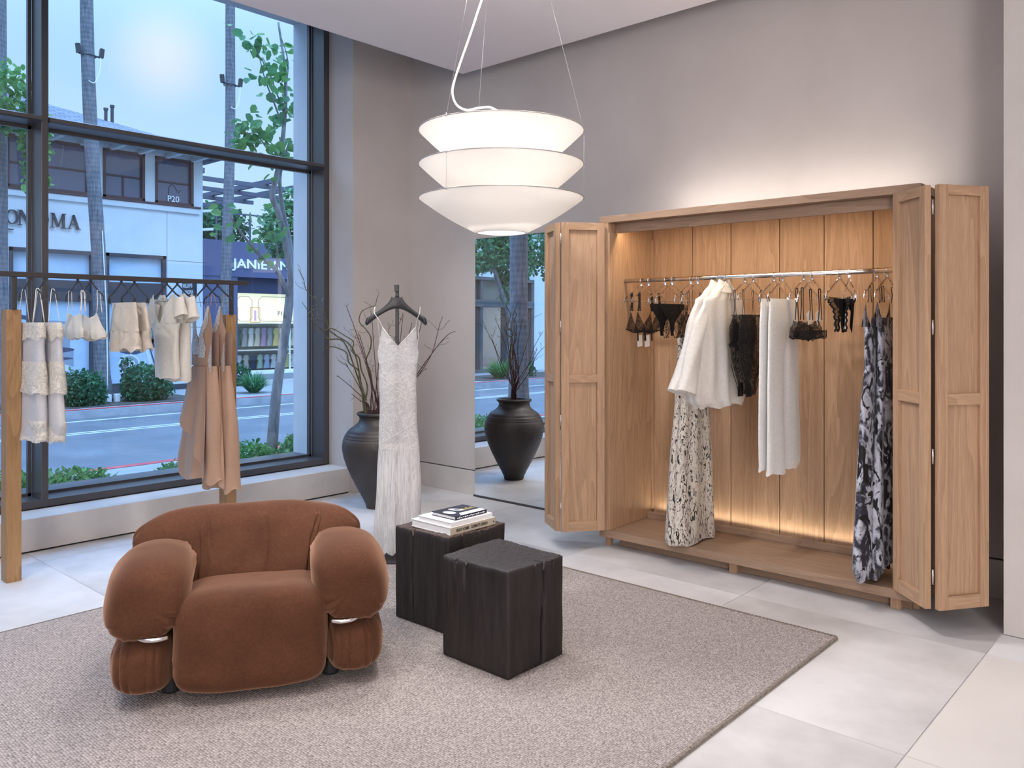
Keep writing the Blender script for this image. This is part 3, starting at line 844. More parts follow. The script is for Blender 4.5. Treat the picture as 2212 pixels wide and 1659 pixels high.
def lz(b):   # shift local z for a root that sits off the floor
    b.v = [(x, y - 0.0, z - LOCAL0) for x, y, z in b.v]; return b
dr = [(1.204, -0.107, 0.122), (1.048, -0.11, 0.116), (0.882, -0.107, 0.119), (0.684, -0.113, 0.136), (0.517, -0.124, 0.144), (0.319, -0.133, 0.144), (0.062, -0.141, 0.153)]
up = [r for r in dr if r[0] > 0.68]; lo = [(0.72, -0.108, 0.129)] + [r for r in dr if r[0] < 0.69]
lz(tubecloth(up, (0.055, 0.05), 3, (0.003, 0.006), 3, m=22, hem=0.0)).build('bodice', LACEW, ld, smooth=True, world=False)
lz(tubecloth(lo, (0.047, 0.075), 7, (0.001, 0.017), 3, m=26, hem=0.0, ragged=0.012)).build('skirt', LACEF, ld, smooth=True, world=False)
ff = lambda s, z: -0.062 * math.sqrt(max(0.05, 1 - (s / 0.13) ** 2))
bk_ = lambda s, z: 0.05 * math.sqrt(max(0.05, 1 - (s / 0.13) ** 2))
b = join(sheet([(1.425, -0.084, -0.080), (1.36, -0.098, -0.032), (1.311, -0.108, 0.014), (1.266, -0.116, 0.014), (1.204, -0.107, 0.014)], ff),
         sheet([(1.425, 0.114, 0.118), (1.36, 0.066, 0.122), (1.311, 0.014, 0.126), (1.266, 0.014, 0.130), (1.204, 0.014, 0.122)], ff),
         sheet([(1.30, -0.108, 0.124), (1.266, -0.116, 0.130), (1.204, -0.107, 0.122)], bk_))
lz(b); build_each(b, 'neckline_panel', LACEW, ld, smooth=True, world=False)
b = MB()
neck = [(-0.082, 1.425), (-0.03, 1.358), (0.014, 1.311), (0.064, 1.362), (0.116, 1.425)]
b.tube([(s, ff(s, z) - .002, z) for s, z in neck], 0.0028, 6)
b.tube([(-0.108 + 0.232 * k / 12, -0.056 + 0.004 * abs(k - 6) - .004, 1.302 - 0.012 * (1 - ((k - 6) / 6) ** 2)) for k in range(13)], 0.002, 6)
for (s0, z0, s1, z1) in ((-0.10, 1.03, 0.11, 1.16), (-0.10, 1.14, 0.10, 0.99), (0.02, 1.27, 0.105, 1.15), (-0.10, 0.92, 0.115, 1.06), (-0.08, 0.90, 0.0, 0.82), (-0.09, 0.72, 0.12, 0.85), (-0.02, 1.04, 0.11, 0.96)):
    b.tube([(s0 + (s1 - s0) * k / 10, -0.061 * math.sqrt(max(.05, 1 - ((s0 + (s1 - s0) * k / 10) / .135) ** 2)) - .003, z0 + (z1 - z0) * k / 10) for k in range(11)], 0.0022, 5)
lz(b); build_each(b, 'seam_ribbon', WTRIM, ld, smooth=True, world=False)
for sx0, sx1 in ((-0.130, -0.082), (0.144, 0.116)):
    b = MB()
    b.tube(smooth_path([(sx1, ff(sx1, 0) , 1.425), ((sx0 + sx1) / 2, -0.058, 1.475), (sx0, -0.062, 1.512), (sx0, -0.040, 1.545), (sx0, -0.018, 1.535), (sx0 * .93, 0.02, 1.45), (sx0 * .82, 0.04, 1.30)], 5), 0.0022, 6)
    lz(b).build('strap', WTRIM, ld, smooth=True, world=False)
TAGM = mat('paper_tag', (0.85, 0.84, 0.82), 0.7)
b = MB(); b.box(-0.055, -0.005, -0.012, -0.011, 1.07, 1.145); lz(b).build('price_tag', TAGM, ld, world=False)

# ================================================================== vase with branches
def vaseB(n, p):
    v = coords(n)
    t = N(n, 'ShaderNodeTexNoise', {'Vector': v, 'Scale': 4, 'Detail': 5})
    f = N(n, 'ShaderNodeTexNoise', {'Vector': v, 'Scale': 50, 'Detail': 4})
    n.links.new(ramp_(n, t.outputs['Fac'], [(0.35, (0.020, 0.017, 0.017)), (0.62, (0.045, 0.034, 0.028)), (0.8, (0.085, 0.05, 0.034))]), p.inputs['Base Color'])
    n.links.new(ramp_(n, f.outputs['Fac'], [(0.3, (0.38, 0.38, 0.38)), (0.7, (0.6, 0.6, 0.6))]), p.inputs['Roughness'])
    bump(n, p, f.outputs['Fac'], 0.12, 0.004)
VASE = mat('fired_clay', (0.035, 0.03, 0.028), 0.5, spec=0.5, build=vaseB)
VP = Vector((-5.10, 4.08, 0.0005))
prof = [(0.0, 0.0), (0.086, 0.0), (0.092, 0.006), (0.096, 0.03), (0.125, 0.09), (0.165, 0.165), (0.208, 0.25), (0.243, 0.33), (0.266, 0.40), (0.277, 0.46), (0.2785, 0.495), (0.273, 0.53),
        (0.2665, 0.548), (0.2625, 0.552), (0.2640, 0.556), (0.2590, 0.566), (0.2550, 0.570), (0.2560, 0.574), (0.244, 0.592), (0.236, 0.600), (0.2365, 0.604), (0.215, 0.624), (0.180, 0.648), (0.155, 0.670), (0.144, 0.692), (0.143, 0.710),
        (0.152, 0.722), (0.163, 0.730), (0.166, 0.740), (0.162, 0.748), (0.150, 0.751), (0.138, 0.745), (0.130, 0.725), (0.130, 0.66), (0.20, 0.58), (0.21, 0.45), (0.0, 0.40)]
pp = []
for i in range(len(prof) - 1):
    pp.append(prof[i])
pp.append(prof[-1])
va = tag(MB().lathe(pp, 72).build('vase', VASE, smooth=True), 'large dark brown clay urn with ringed shoulder in the corner by the window', 'vase')
va.location = VP
BRED = mat('red_bark', (0.055, 0.016, 0.018), 0.6)
BOLIVE = mottled('olive_bark', (0.055, 0.05, 0.028), (0.12, 0.115, 0.055), 30, 0.7, 0.2)
BTIP = mat('catkin_buds', (0.30, 0.32, 0.20), 0.8)
def branch(label, pts, r0, m, depth, twigs, seed, k=5, grp='branches in the dark clay urn'):
    rr = random.Random(seed)
    root = thing('branch', label, 'branch', VP + Vector((0, 0, 0.42)), ang, grp)
    P3 = []
    for i, (s, z) in enumerate(pts):
        f = i / (len(pts) - 1)
        P3.append(Vector((s, depth * f + 0.02 * math.sin(i * 2.1 + seed), z - 0.42)))
    a = P3[0]
    P3 = [Vector((a.x * 0.55, a.y * .3, 0.02))] + P3
    pth = smooth_path(P3, k)
    M = len(pth)
    b = MB(); b.tube(pth, [r0 * (1 - 0.8 * i / M) + 0.0007 for i in range(M)], 6)
    b.build('stem', m, root, smooth=True, world=False)
    tw = MB(); bd = MB()
    for q in range(twigs):
        i = int(M * rr.uniform(0.35, 0.97)); p = pth[i]
        d = Vector((rr.uniform(-1, 1), rr.uniform(-.8, .8), rr.uniform(-.2, 1))).normalized()
        L = rr.uniform(0.03, 0.13); c = [p]
        for w in range(5):
            d = (d + Vector((rr.uniform(-.6, .6), rr.uniform(-.6, .6), rr.uniform(-.3, .6)))).normalized()
            c.append(c[-1] + d * L / 4)
        tw.tube(smooth_path(c, 2), 0.0012, 4)
        for w in (2, 3, 4):
            if rr.random() < .7: bd.tube([c[w], c[w] + Vector((rr.uniform(-1, 1), rr.uniform(-1, 1), 1)).normalized() * 0.013], [0.0022, 0.0008], 5)
    if twigs:
        tw.build('twig', m, root, smooth=True, world=False, kind='stuff')
        if bd.v: bd.build('bud', BTIP, root, smooth=True, world=False, kind='stuff')
for i, (s_, d_, z_) in enumerate(((-.10, -.30, 1.38), (.12, -.34, 1.30), (-.22, .22, 1.35), (.05, .30, 1.42), (.26, -.18, 1.22), (-.02, -.18, 1.52), (.16, .18, 1.50))):
    pts_ = [(0.0, 0.776), (s_ * .35, .776 + (z_ - .776) * .4), (s_ * .7, .776 + (z_ - .776) * .75), (s_, z_)]
    branch(['slim red twig leaning toward the room out of the urn, left one', 'slim red twig leaning toward the room out of the urn, right one', 'slim red twig leaning back-left toward the window wall', 'slim red twig leaning back toward the mirror wall', 'short slim red twig leaning toward the display stand', 'tallest upright slim red twig in the middle of the urn', 'slim red twig leaning back-right behind the lace dress'][i], pts_, .004, BRED, d_, 5, 40 + i, 4)
BR = {'c1': [(-0.096, 0.776), (-0.108, 0.901), (-0.146, 1.001), (-0.152, 1.076), (-0.221, 1.139), (-0.246, 1.214), (-0.309, 1.252), (-0.377, 1.264), (-0.434, 1.214), (-0.453, 1.164)],
'c2': [(-0.096, 0.776), (-0.083, 0.951), (-0.133, 1.076), (-0.146, 1.177), (-0.202, 1.227), (-0.196, 1.302), (-0.259, 1.352), (-0.346, 1.402), (-0.396, 1.402), (-0.459, 1.389), (-0.503, 1.452), (-0.459, 1.475), (-0.402, 1.452)],
'c3': [(-0.108, 0.776), (-0.14, 1.001), (-0.202, 1.252), (-0.346, 1.364), (-0.39, 1.402), (-0.409, 1.477), (-0.434, 1.54), (-0.484, 1.627), (-0.534, 1.665), (-0.571, 1.727), (-0.596, 1.802), (-0.634, 1.878)],
'c4': [(-0.09, 0.776), (-0.183, 1.076), (-0.271, 1.302), (-0.396, 1.327), (-0.459, 1.402), (-0.509, 1.452), (-0.528, 1.527), (-0.571, 1.552), (-0.609, 1.615)],
'c5': [(-0.058, 0.776), (-0.046, 0.951), (-0.058, 1.076), (-0.096, 1.152), (-0.058, 1.252), (-0.052, 1.339), (-0.096, 1.402), (-0.146, 1.464), (-0.121, 1.54), (-0.058, 1.577), (-0.021, 1.59), (0.004, 1.665)],
's1': [(-0.077, 0.776), (-0.171, 0.914), (-0.321, 1.039)], 's2': [(-0.064, 0.776), (-0.121, 0.839), (-0.196, 0.901)],
's3': [(-0.033, 0.776), (-0.071, 1.076), (-0.183, 1.402), (-0.246, 1.59)], 's4': [(-0.021, 0.776), (-0.002, 1.076), (0.011, 1.252)],
's5': [(-0.083, 0.776), (-0.158, 0.951), (-0.259, 1.127)],
'r1': [(0.004, 0.776), (0.155, 0.889), (0.305, 1.026), (0.405, 1.177), (0.442, 1.277), (0.48, 1.427), (0.505, 1.502)],
'r2': [(0.017, 0.776), (0.23, 0.951), (0.38, 1.152), (0.48, 1.289), (0.555, 1.364), (0.605, 1.383)],
'r3': [(0.011, 0.776), (0.255, 0.976), (0.342, 1.064), (0.38, 1.089)], 'r4': [(-0.008, 0.776), (0.104, 0.951), (0.167, 1.252), (0.207, 1.527)],
'r5': [(-0.002, 0.776), (0.155, 1.076), (0.23, 1.352), (0.257, 1.452)], 'r6': [(0.004, 0.776), (0.217, 1.101), (0.305, 1.327), (0.349, 1.483)]}
BL = {'c1': 'thick curly olive willow branch arching low over the left of the urn', 'c2': 'curly olive willow branch looping in front of the window frame', 'c3': 'longest curly willow branch reaching up and left across the window',
      'c4': 'thin curly willow branch forking left just under the longest one', 'c5': 'curly willow branch zigzagging straight up left of the black display stand',
      's1': 'straight dark red twig leaning far left out of the urn', 's2': 'shortest straight red twig at the left of the urn mouth', 's3': 'tall straight budded twig rising left of the display stand',
      's4': 'upright dark red twig right beside the left edge of the lace dress', 's5': 'straight red twig with budded tip between the curly branches, left side',
      'r1': 'forked dark red branch rising steeply right of the lace dress', 'r2': 'dark red branch stretching furthest right past the lace dress', 'r3': 'low red branch with pale buds right of the lace dress',
      'r4': 'red twig with green tip seen through the dress neckline beside the pole', 'r5': 'red twig rising behind the right strap of the lace dress, inner one', 'r6': 'red twig ending just under the right hanger tip'}
for i, (k, p) in enumerate(BR.items()):
    curly = k[0] == 'c'
    dep = {'r1': .06, 'r2': .10, 'r3': .02, 'c3': .02, 'c4': .06, 'r4': -.05, 'r5': .12, 'r6': .05}.get(k, RND.uniform(-.12, .08))
    branch(BL[k], p, 0.0085 if k == 'c1' else 0.0062 if curly else 0.0052, BOLIVE if curly else BRED, dep, 7 if curly else 4, i + 3, 5 if curly else 4)

# ================================================================== pendant lamp
def shB(n, p):
    v = coords(n)
    t = N(n, 'ShaderNodeTexNoise', {'Vector': v, 'Scale': 5, 'Detail': 3})
    n.links.new(ramp_(n, t.outputs['Fac'], [(0.3, (0.84, 0.82, 0.80)), (0.7, (0.90, 0.88, 0.86))]), p.inputs['Base Color'])
    tr = N(n, 'ShaderNodeBsdfTranslucent', {'Color': (0.95, 0.92, 0.88, 1)})
    ms = N(n, 'ShaderNodeMixShader', {0: 0.45, 1: p.outputs[0], 2: tr.outputs[0]})
    em = N(n, 'ShaderNodeEmission', {'Color': (1.0, 0.95, 0.90, 1), 'Strength': 0.13})
    ad = N(n, 'ShaderNodeAddShader', {0: ms.outputs[0], 1: em.outputs[0]})
    n.links.new(ad.outputs[0], n.nodes['Material Output'].inputs['Surface'])
SHADE = mat('lamp_silk', (0.88, 0.86, 0.84), 0.8, build=shB)
LP = Vector((-3.057, 3.303, 0))
la = thing('pendant_lamp', 'white three-tier fabric pendant lamp hanging from the ceiling', 'lamp', (LP.x, LP.y, 3.5))
WIRE = mat('rim_wire', (0.35, 0.33, 0.32), 0.4, 0.6)
CORD = mat('white_cord', (0.82, 0.80, 0.80), 0.5)
R0 = 0.452
for zr, rb, zb in ((2.502, 0.205, 2.300), (2.318, 0.190, 2.112), (2.132, 0.138, 1.945)):
    q = []
    for i in range(9):
        f = i / 8; q.append((R0 + (rb - R0) * f, zr - (zr - zb) * f - 0.012 * math.sin(PI * f)))
    q2 = [(r - 0.0015, z + 0.002) for r, z in reversed(q)]
    MB().lathe(q + q2 + [q[0]], 96, (LP.x, LP.y, 0)).build('shade', SHADE, la, smooth=True)
    MB().tube([(LP.x + R0 * math.cos(2 * PI * k / 96), LP.y + R0 * math.sin(2 * PI * k / 96), zr + .001) for k in range(97)], 0.0026, 6, caps=False).build('rim_ring', WIRE, la, smooth=True)
MB().tube([(LP.x + 0.137 * math.cos(2 * PI * k / 64), LP.y + 0.137 * math.sin(2 * PI * k / 64), 1.945) for k in range(65)], 0.002, 6, caps=False).build('bottom_ring', WIRE, la, smooth=True)
MB().lathe([(0, 2.16), (0.05, 2.17), (0.06, 2.22), (0.05, 2.27), (0.02, 2.29), (0.018, 2.37), (0, 2.37)], 24, (LP.x, LP.y, 0)).build('bulb', emit('bulb_glass', (1.0, 0.94, 0.86), 1.2), la, smooth=True)
vd = math.degrees(math.atan2(-LP.y, -LP.x))
for da in (-38, 85, 200):
    aa = math.radians(vd + da)
    p = Vector((LP.x + R0 * math.cos(aa), LP.y + R0 * math.sin(aa), 0))
    t = Vector((LP.x + .2 * math.cos(aa), LP.y + .2 * math.sin(aa), 3.499))
    b = MB(); b.tube([t, (p.x, p.y, 2.502)], 0.0009, 5); b.tube([(p.x, p.y, 2.502), (p.x, p.y, 2.132)], 0.0009, 5)
    b.build('suspension_wire', mat('steel_wire', (0.55, 0.54, 0.55), 0.4, 0.5) if da == -38 else bpy.data.materials['steel_wire'], la, smooth=True)
    for zr in (2.502, 2.318, 2.132):
        MB().tube([(p.x, p.y, zr - .006), (p.x, p.y, zr + .012)], 0.004, 8).build('wire_clip', STEEL, la, smooth=True)
def onl(s, z, d): # a point given by its sideways and depth offset from the lamp axis
    q = LP + RT * s + FWD * d; return (q.x, q.y, z)
cdp = [onl(0.02, 3.499, 0), onl(-0.04, 3.40, 0), onl(-0.105, 3.23, 0), onl(-0.165, 3.05, 0), onl(-0.225, 2.88, 0), onl(-0.258, 2.78, 0), onl(-0.268, 2.71, -.01), onl(-0.245, 2.645, -.02), onl(-0.19, 2.616, -.02), onl(-0.12, 2.628, -.02), onl(-0.05, 2.632, 0), onl(0.0, 2.57, 0), onl(0.0, 2.36, 0)]
MB().tube(smooth_path(cdp, 6), 0.0062, 10).build('cord', CORD, la, smooth=True)

# ================================================================== mirror
MIRR = mat('mirror_silver', (0.93, 0.95, 0.96), 0.0, 1.0)
mi = thing('mirror', 'tall frameless mirror against the back wall left of the wardrobe', 'mirror', (-4.2, 4.89, 0.0005))
b = MB(); b.obox((-4.215, 4.8915, 1.085), (0.605, 0, 0), (0, -0.007, 0), (0, 0.003, 1.07))
b.build('mirror_glass', MIRR, mi)
MB().box(-4.83, -3.6, 4.872, 4.9075, 0.001, 0.014).build('bottom_channel', BLACKM, mi, bevel=0.002)
# ================================================================== wardrobe
wd = thing('wardrobe', 'tall open oak wardrobe with folding panelled doors against the back wall', 'wardrobe', (-2.16, 4.58, 0))
def wp(name, m, x0, x1, y0, y1, z0, z1, bevel=0.002, parent=wd):
    return MB().box(x0, x1, y0, y1, z0, z1).build(name, m, parent, bevel=bevel)
wp('top_board', OAKX_SHADED, -3.14, -1.20, 4.33, 4.905, 2.0965, 2.14)
wp('valance', OAKX_SHADED, -3.055, -1.272, 4.40, 4.425, 2.034, 2.096)
wp('base_board', OAKX_SHADED, -3.14, -1.20, 4.33, 4.905, 0.0685, 0.116)
wp('back_lip', OAKX_SHADED, -3.068, -1.262, 4.785, 4.803, 0.1165, 0.162)
wp('plinth', OAKX_SHADED, -3.05, -1.27, 4.43, 4.45, 0.002, 0.068)
for x0, x1 in ((-3.135, -3.097), (-2.256, -2.208), (-1.362, -1.311)):
    wp('foot', OAK, x0, x1, 4.39, 4.429, 0.0, 0.068)
wp('foot', OAK, -1.29, -1.245, 4.46, 4.50, 0.0, 0.068)
wp('foot', OAK, -3.05, -3.01, 4.46, 4.50, 0.0, 0.068)
for x0, x1 in ((-3.125, -3.07), (-1.26, -1.215)):
    wp('side_panel', OAK, x0, x1, 4.331, 4.90, 0.1165, 2.096)
wp('side_stile', OAK, -3.0695, -3.060, 4.332, 4.475, 0.1165, 2.033)
wp('side_stile', OAK, -1.270, -1.2605, 4.35, 4.475, 0.1165, 2.033)
wp('corner_post', OAK, -3.0695, -3.055, 4.835, 4.857, 0.17, 2.02)
wp('back_board', DARKGAP, -3.069, -1.261, 4.886, 4.904, 0.1165, 2.096, 0)
gx = [-3.069, -2.761, -2.483, -2.157, -1.882, -1.601, -1.261]
for i in range(6):
    wp('back_plank', OAK, gx[i] + 0.0025, gx[i + 1] - 0.0025, 4.86, 4.8855, 0.1165, 2.096, 0.0015)
MB().tube([(-3.069, 4.52, 1.727), (-1.261, 4.52, 1.727)], 0.0135, 20).build('clothes_rail', CHROME, wd, smooth=True)
def leaf(p, q, nrm):
    """one folding leaf: p, q = ends of the face seen from the room, nrm = side the thickness goes to"""
    p, q = Vector((*p, 0)), Vector((*q, 0)); d = (q - p); L = d.length; d.normalize(); nv = Vector((*nrm, 0))
    nv = (nv - d * nv.dot(d)).normalized(); T = 0.03
    Z0, Z1, S, RR = 0.121, 2.0925, 0.049, 0.063
    def ob(b, a0, a1, z0, z1, t0=0.0, t1=T):
        c = p + d * (a0 + a1) / 2 + nv * (t0 + t1) / 2 + Vector((0, 0, (z0 + z1) / 2))
        b.obox(c, d * (a1 - a0) / 2, nv * (t1 - t0) / 2, (0, 0, (z1 - z0) / 2))
    b = MB(); ob(b, 0, S, Z0, Z1); ob(b, L - S, L, Z0, Z1)
    door = b.build('door', OAK, wd, bevel=0.0015)
    for z0, z1 in ((Z0, Z0 + RR), (1.069, 1.123), (Z1 - RR * .75, Z1)):
        b = MB(); ob(b, S, L - S, z0, z1, 0.0003, T - .0003); b.build('rail', OAKH, door, bevel=0.0015)
    for z0, z1 in ((Z0 + RR, 1.069), (1.123, Z1 - RR * .75)):
        b = MB(); ob(b, S - .002, L - S + .002, z0 - .002, z1 + .002, 0.017, T - 0.006); b.build('door_panel', OAK, door)
    return door, p, q, d, nv
def hinges(door, at):
    for z in (0.27, 0.83, 1.43, 1.99):
        MB().tube([(at[0], at[1], z - .035), (at[0], at[1], z + .035)], 0.005, 8).build('hinge', STEEL, door, smooth=True)
dA = leaf((-3.248, 4.073), (-3.073, 4.295), (-0.6, 0.8))
dB = leaf((-3.501, 4.208), (-3.292, 4.068), (0.6, 0.8))
hinges(dA[0], (-3.261, 4.082))
dC = leaf((-1.327, 4.315), (-1.122, 4.109), (0.7, 0.7))
dD = leaf((-1.063, 4.124), (-0.909, 4.352), (-0.83, 0.56))
hinges(dC[0], (-1.094, 4.133))

# ================================================================== hangers
def hanger(label, kind, pos, grp, clips=False, half=0.197, extra=0.0):
    """pos along its rail; wardrobe rail runs along X, street-side rail along Y"""
    w = kind == 'w'
    loc = (pos, 4.52, 1.575) if w else (-5.14, pos, 1.575)
    m = CHROME if w else BLACKM
    r = thing('hanger', label, 'hanger', loc, (PI / 2 if w else 0) + extra, grp)
    zb = 1.575
    top = 1.697
    b = MB()
    for s in (-1, 1):
        pts = smooth_path([(s * 0.004, 0, top), (s * 0.03, 0, top - 0.012), (s * 0.125, 0, 1.635), (s * 0.170, 0, 1.618), (s * (half - .006), 0, 1.604), (s * half, 0, 1.580)], 4)
        for i in range(len(pts) - 1):
            p, q = pts[i] - Vector((0, 0, zb)), pts[i + 1] - Vector((0, 0, zb))
            b.bar(p, q + (q - p) * .08, 0.010, 0.0045, up=(0, 1, 0))
    b.build('arms', m, r, world=False)
    b = MB(); b.tube([(-half, 0, 1.588 - zb), (half, 0, 1.588 - zb)], 0.0014, 6); b.build('cross_wire', m, r, world=False)
    b = MB()
    if w:
        b.tube([(0, 0.0145 * math.cos(t), 1.727 - zb + 0.0165 * math.sin(t)) if False else (0.0165 * math.cos(t), 0, 1.727 - zb + 0.0165 * math.sin(t)) for t in [2 * PI * k / 20 for k in range(21)]], 0.0022, 6, caps=False)
        b.box(-0.008, 0.008, -0.006, 0.006, top - zb - .004, 1.7105 - zb)
    else:
        b.box(-0.006, 0.006, -0.006, 0.006, top - zb - .004, 1.709 - zb)
    b.build('rail_clip', m, r, world=False)
    if clips:
        for s in (-1, 1):
            b = MB()
            b.bar((s * half, -0.004, 1.600 - zb), (s * (half - .012), -0.006, 1.572 - zb), 0.012, 0.003, up=(0, 1, 0))
            b.bar((s * half, 0.004, 1.600 - zb), (s * (half - .012), 0.006, 1.572 - zb), 0.012, 0.003, up=(0, 1, 0))
            b.build('clip', m, r, world=False, kind=None)
    return r

# ================================================================== garments
class G:
    """a hung garment; local x runs along its hanger, y across it, z from its hem"""
    def __init__(s, name, label, cat, kind, pos, zb, grp=None, turn=0.0):
        w = kind == 'w'
        s.zb = zb; s.w = w
        s.r = thing(name, label, cat, (pos, 4.52, zb) if w else (-5.14, pos, zb), (PI / 2 if w else 0) + turn, grp)
    def add(s, b, name, m, smooth=True, kind=None, label=None, parent=None):
        b.v = [(x, y, z - s.zb) for x, y, z in b.v]
        if name in ('front_panel', 'bodice', 'back_panel', 'beading', 'elastic_edge', 'ribbon_end', 'button', 'yoke_seam'):
            return build_each(b, {'bodice': 'bodice_panel'}.get(name, name), m, parent or s.r, smooth=smooth, world=False)
        if name in ('frill_edge', 'tag_print'): kind = 'stuff'
        return b.build(name, m, parent or s.r, smooth=smooth, world=False, kind=kind, label=label)
    def strap(s, sb, zb_, sh, zh, m, t=0.02, r=0.0022, name='strap'):
        b = MB()
        b.tube(smooth_path([(sb, -t, zb_), ((sb + sh) / 2, -t * .6, (zb_ + zh) / 2), (sh - .003, -.007, zh), (sh, 0, zh + .0075), (sh + .003, .007, zh), ((sb + sh) / 2 + .012, t * .6, (zb_ + zh) / 2), (sb + .012, t, zb_)], 4), r, 6)
        s.add(b, name, m)
# the near side of a garment on the wardrobe rail is +y (world -X), on the street-side rail -y
CREAM = cloth('cream_cotton', (0.80, 0.755, 0.68), transl=0.3, bs=0.1)
ECRU = cloth('ecru_cotton', (0.70, 0.62, 0.53), transl=0.25)
PALEB = cloth('pale_satin', (0.62, 0.615, 0.64), rough=0.45, transl=0.2, bs=0.03)
CLACE = lace('cream_lace', (0.78, 0.735, 0.66), 95, 0.25, 0.75, base=0.55, transl=0.2)
CSTRAP = cloth('cream_strap', (0.76, 0.73, 0.70), transl=0)
CHAMP = cloth('champagne_chiffon', (0.52, 0.335, 0.235), (0.48, 0.305, 0.21), scale=90, rough=0.6, transl=0.3, bs=0.06)
BEADS = mottled('silver_beading', (0.30, 0.26, 0.24), (0.85, 0.82, 0.80), 210, 0.35, 0.9, fine=240, spec=0.8, lo=0.42, hi=0.6)
LINEN = cloth('white_linen', (0.80, 0.77, 0.73), transl=0.2, bs=0.12)
LINENW = cloth('bright_white_linen', (0.82, 0.81, 0.80), transl=0.2, bs=0.12)
BLK = cloth('black_mesh_cloth', (0.012, 0.010, 0.011), (0.008, 0.007, 0.008), transl=0, sheen=0)
BLACE = lace('black_lace', (0.014, 0.012, 0.013), 85, 0.25, 0.8, base=0.6, transl=0)
BMESH = lace('black_sheer_mesh', (0.016, 0.014, 0.014), 40, 0.5, 0.9, base=0.42, transl=0)
PRINT1 = printed('ink_sketch_print', (0.55, 0.50, 0.44), [(0.57, 0.59, (0.012, 0.012, 0.012), 1.0), (0.60, 0.62, (0.03, 0.03, 0.03), 2.6), (0.58, 0.7, (0.25, 0.22, 0.2), 0.7)], 32, (1, 1, 0.45), 2.2)
PRINT2 = printed('blue_black_ink_print', (0.36, 0.37, 0.44), [(0.43, 0.50, (0.022, 0.022, 0.036), 0.55), (0.47, 0.62, (0.42, 0.44, 0.52), 0.9), (0.56, 0.585, (0.006, 0.006, 0.008), 1.0), (0.64, 0.66, (0.01, 0.01, 0.012), 2.0)], 11, (1, 1, 0.6), 2.6)

# ---- street-side rail: black metal rail on two oak posts
ra = thing('clothes_rack', 'black metal clothes rail on two square oak posts beside the window', 'rack', (-5.185, 2.17, 0.0))
for (x0, x1, y0, y1, z1) in ((-5.233, -5.140, 1.499, 1.575, 1.526), (-5.233, -5.140, 2.815, 2.891, 1.508)):
    MB().box(x0, x1, y0, y1, 0.0005, z1).build('post', OAKP, ra, bevel=0.002)
MB().box(-5.152, -5.128, 0.95, 2.975, 1.7095, 1.7395).build('top_rail', BLACKM, ra, bevel=0.002)
for y in (1.537, 2.853):
    MB().box(-5.150, -5.130, y - .012, y + .012, 1.5265 if y < 2 else 1.5085, 1.709).build('upright', BLACKM, ra, bevel=0.001)
HB = 'black hangers on the street-side rail'
RK = dict(slipA=1.618, slipB=1.695, braA=1.872, braB=1.945, shA=2.123, shB=2.202, tA=2.406, tB=2.476, gA=2.672, gB=2.753)
for k, d in (('slipA', 'black hanger carrying the slip dress beside the oak post'), ('slipB', 'black hanger carrying the second white slip dress'), ('braA', 'black hanger carrying the nearer cream bralette'), ('braB', 'black hanger carrying the cream bralette facing the shorts'),
             ('shA', 'black clip hanger carrying the front beige shorts'), ('shB', 'black clip hanger carrying the rear beige shorts'), ('tA', 'black hanger inside the front cream V-neck shirt'), ('tB', 'black hanger inside the rear cream V-neck shirt'),
             ('gA', 'black hanger carrying the front champagne gown'), ('gB', 'black hanger carrying the champagne gown at the rail end')):
    hanger(d, 'r', RK[k], HB, clips=k.startswith('sh'), half=0.19)
RZ = 1.634
def slip(label, pos, rows, sp, seed):
    g = G('slip_dress', label, 'dress', 'r', pos, 0.79, 'white slip dresses on the street-side rail')
    up = [r for r in rows if r[0] > 1.23]; lo = [r for r in rows if r[0] < 1.06]
    lastz = up[-1]
    main = rows
    g.add(tubecloth(main, (0.03, 0.045), 2, (0.003, 0.010), seed, hem=0.0), 'body', PALEB)
    ov = [(r[0], r[1] - .006, r[2] + .006) for r in rows if r[0] > 1.36]
    g.add(tubecloth(ov + [(1.36, *[v + d for v, d in zip(row_at(rows, 1.36), (-.006, .006))])], (0.035, 0.037), 2, (0.003, 0.004), seed, m=12, hem=0.012, ragged=0.004), 'lace_top', CLACE)
    band = [(1.236, *[v + d for v, d in zip(row_at(rows, 1.236), (-.004, .004))]), (1.06, *[v + d for v, d in zip(row_at(rows, 1.06), (-.016, .014))])]
    g.add(tubecloth(band, (0.038, 0.050), 4, (0.002, 0.007), seed + 1, m=18, hem=0.007, ragged=0.003), 'lace_band', CLACE)
    hz = rows[-1][0]
    hemr = [(hz + .115, *[v + d for v, d in zip(row_at(rows, hz + .115), (-.004, .004))]), (hz, *[v + d for v, d in zip(row_at(rows, hz), (-.006, .006))])]
    g.add(tubecloth(hemr, (0.044, 0.050), 2, (0.009, 0.011), seed, m=14, hem=0.010, ragged=0.004), 'lace_hem', CLACE)
    for sb in sp: g.strap(sb, rows[0][0], sb * .93, RZ, CSTRAP, 0.028)
slip('white slip dress with lace bands beside the oak post', RK['slipA'], [(1.454, -0.148, 0.19), (1.406, -0.15, 0.20), (1.369, -0.146, 0.20), (1.318, -0.148, 0.19), (1.236, -0.148, 0.20), (1.057, -0.148, 0.205), (0.904, -0.15, 0.215), (0.797, -0.15, 0.215)], (-0.115, 0.13), 4)
slip('white slip dress with lace bands, second from the oak post', RK['slipB'], [(1.454, -0.13, 0.225), (1.412, -0.131, 0.245), (1.368, -0.14, 0.24), (1.316, -0.15, 0.237), (1.234, -0.15, 0.25), (1.052, -0.15, 0.25), (0.886, -0.149, 0.285), (0.792, -0.14, 0.262)], (-0.105, 0.135), 9)
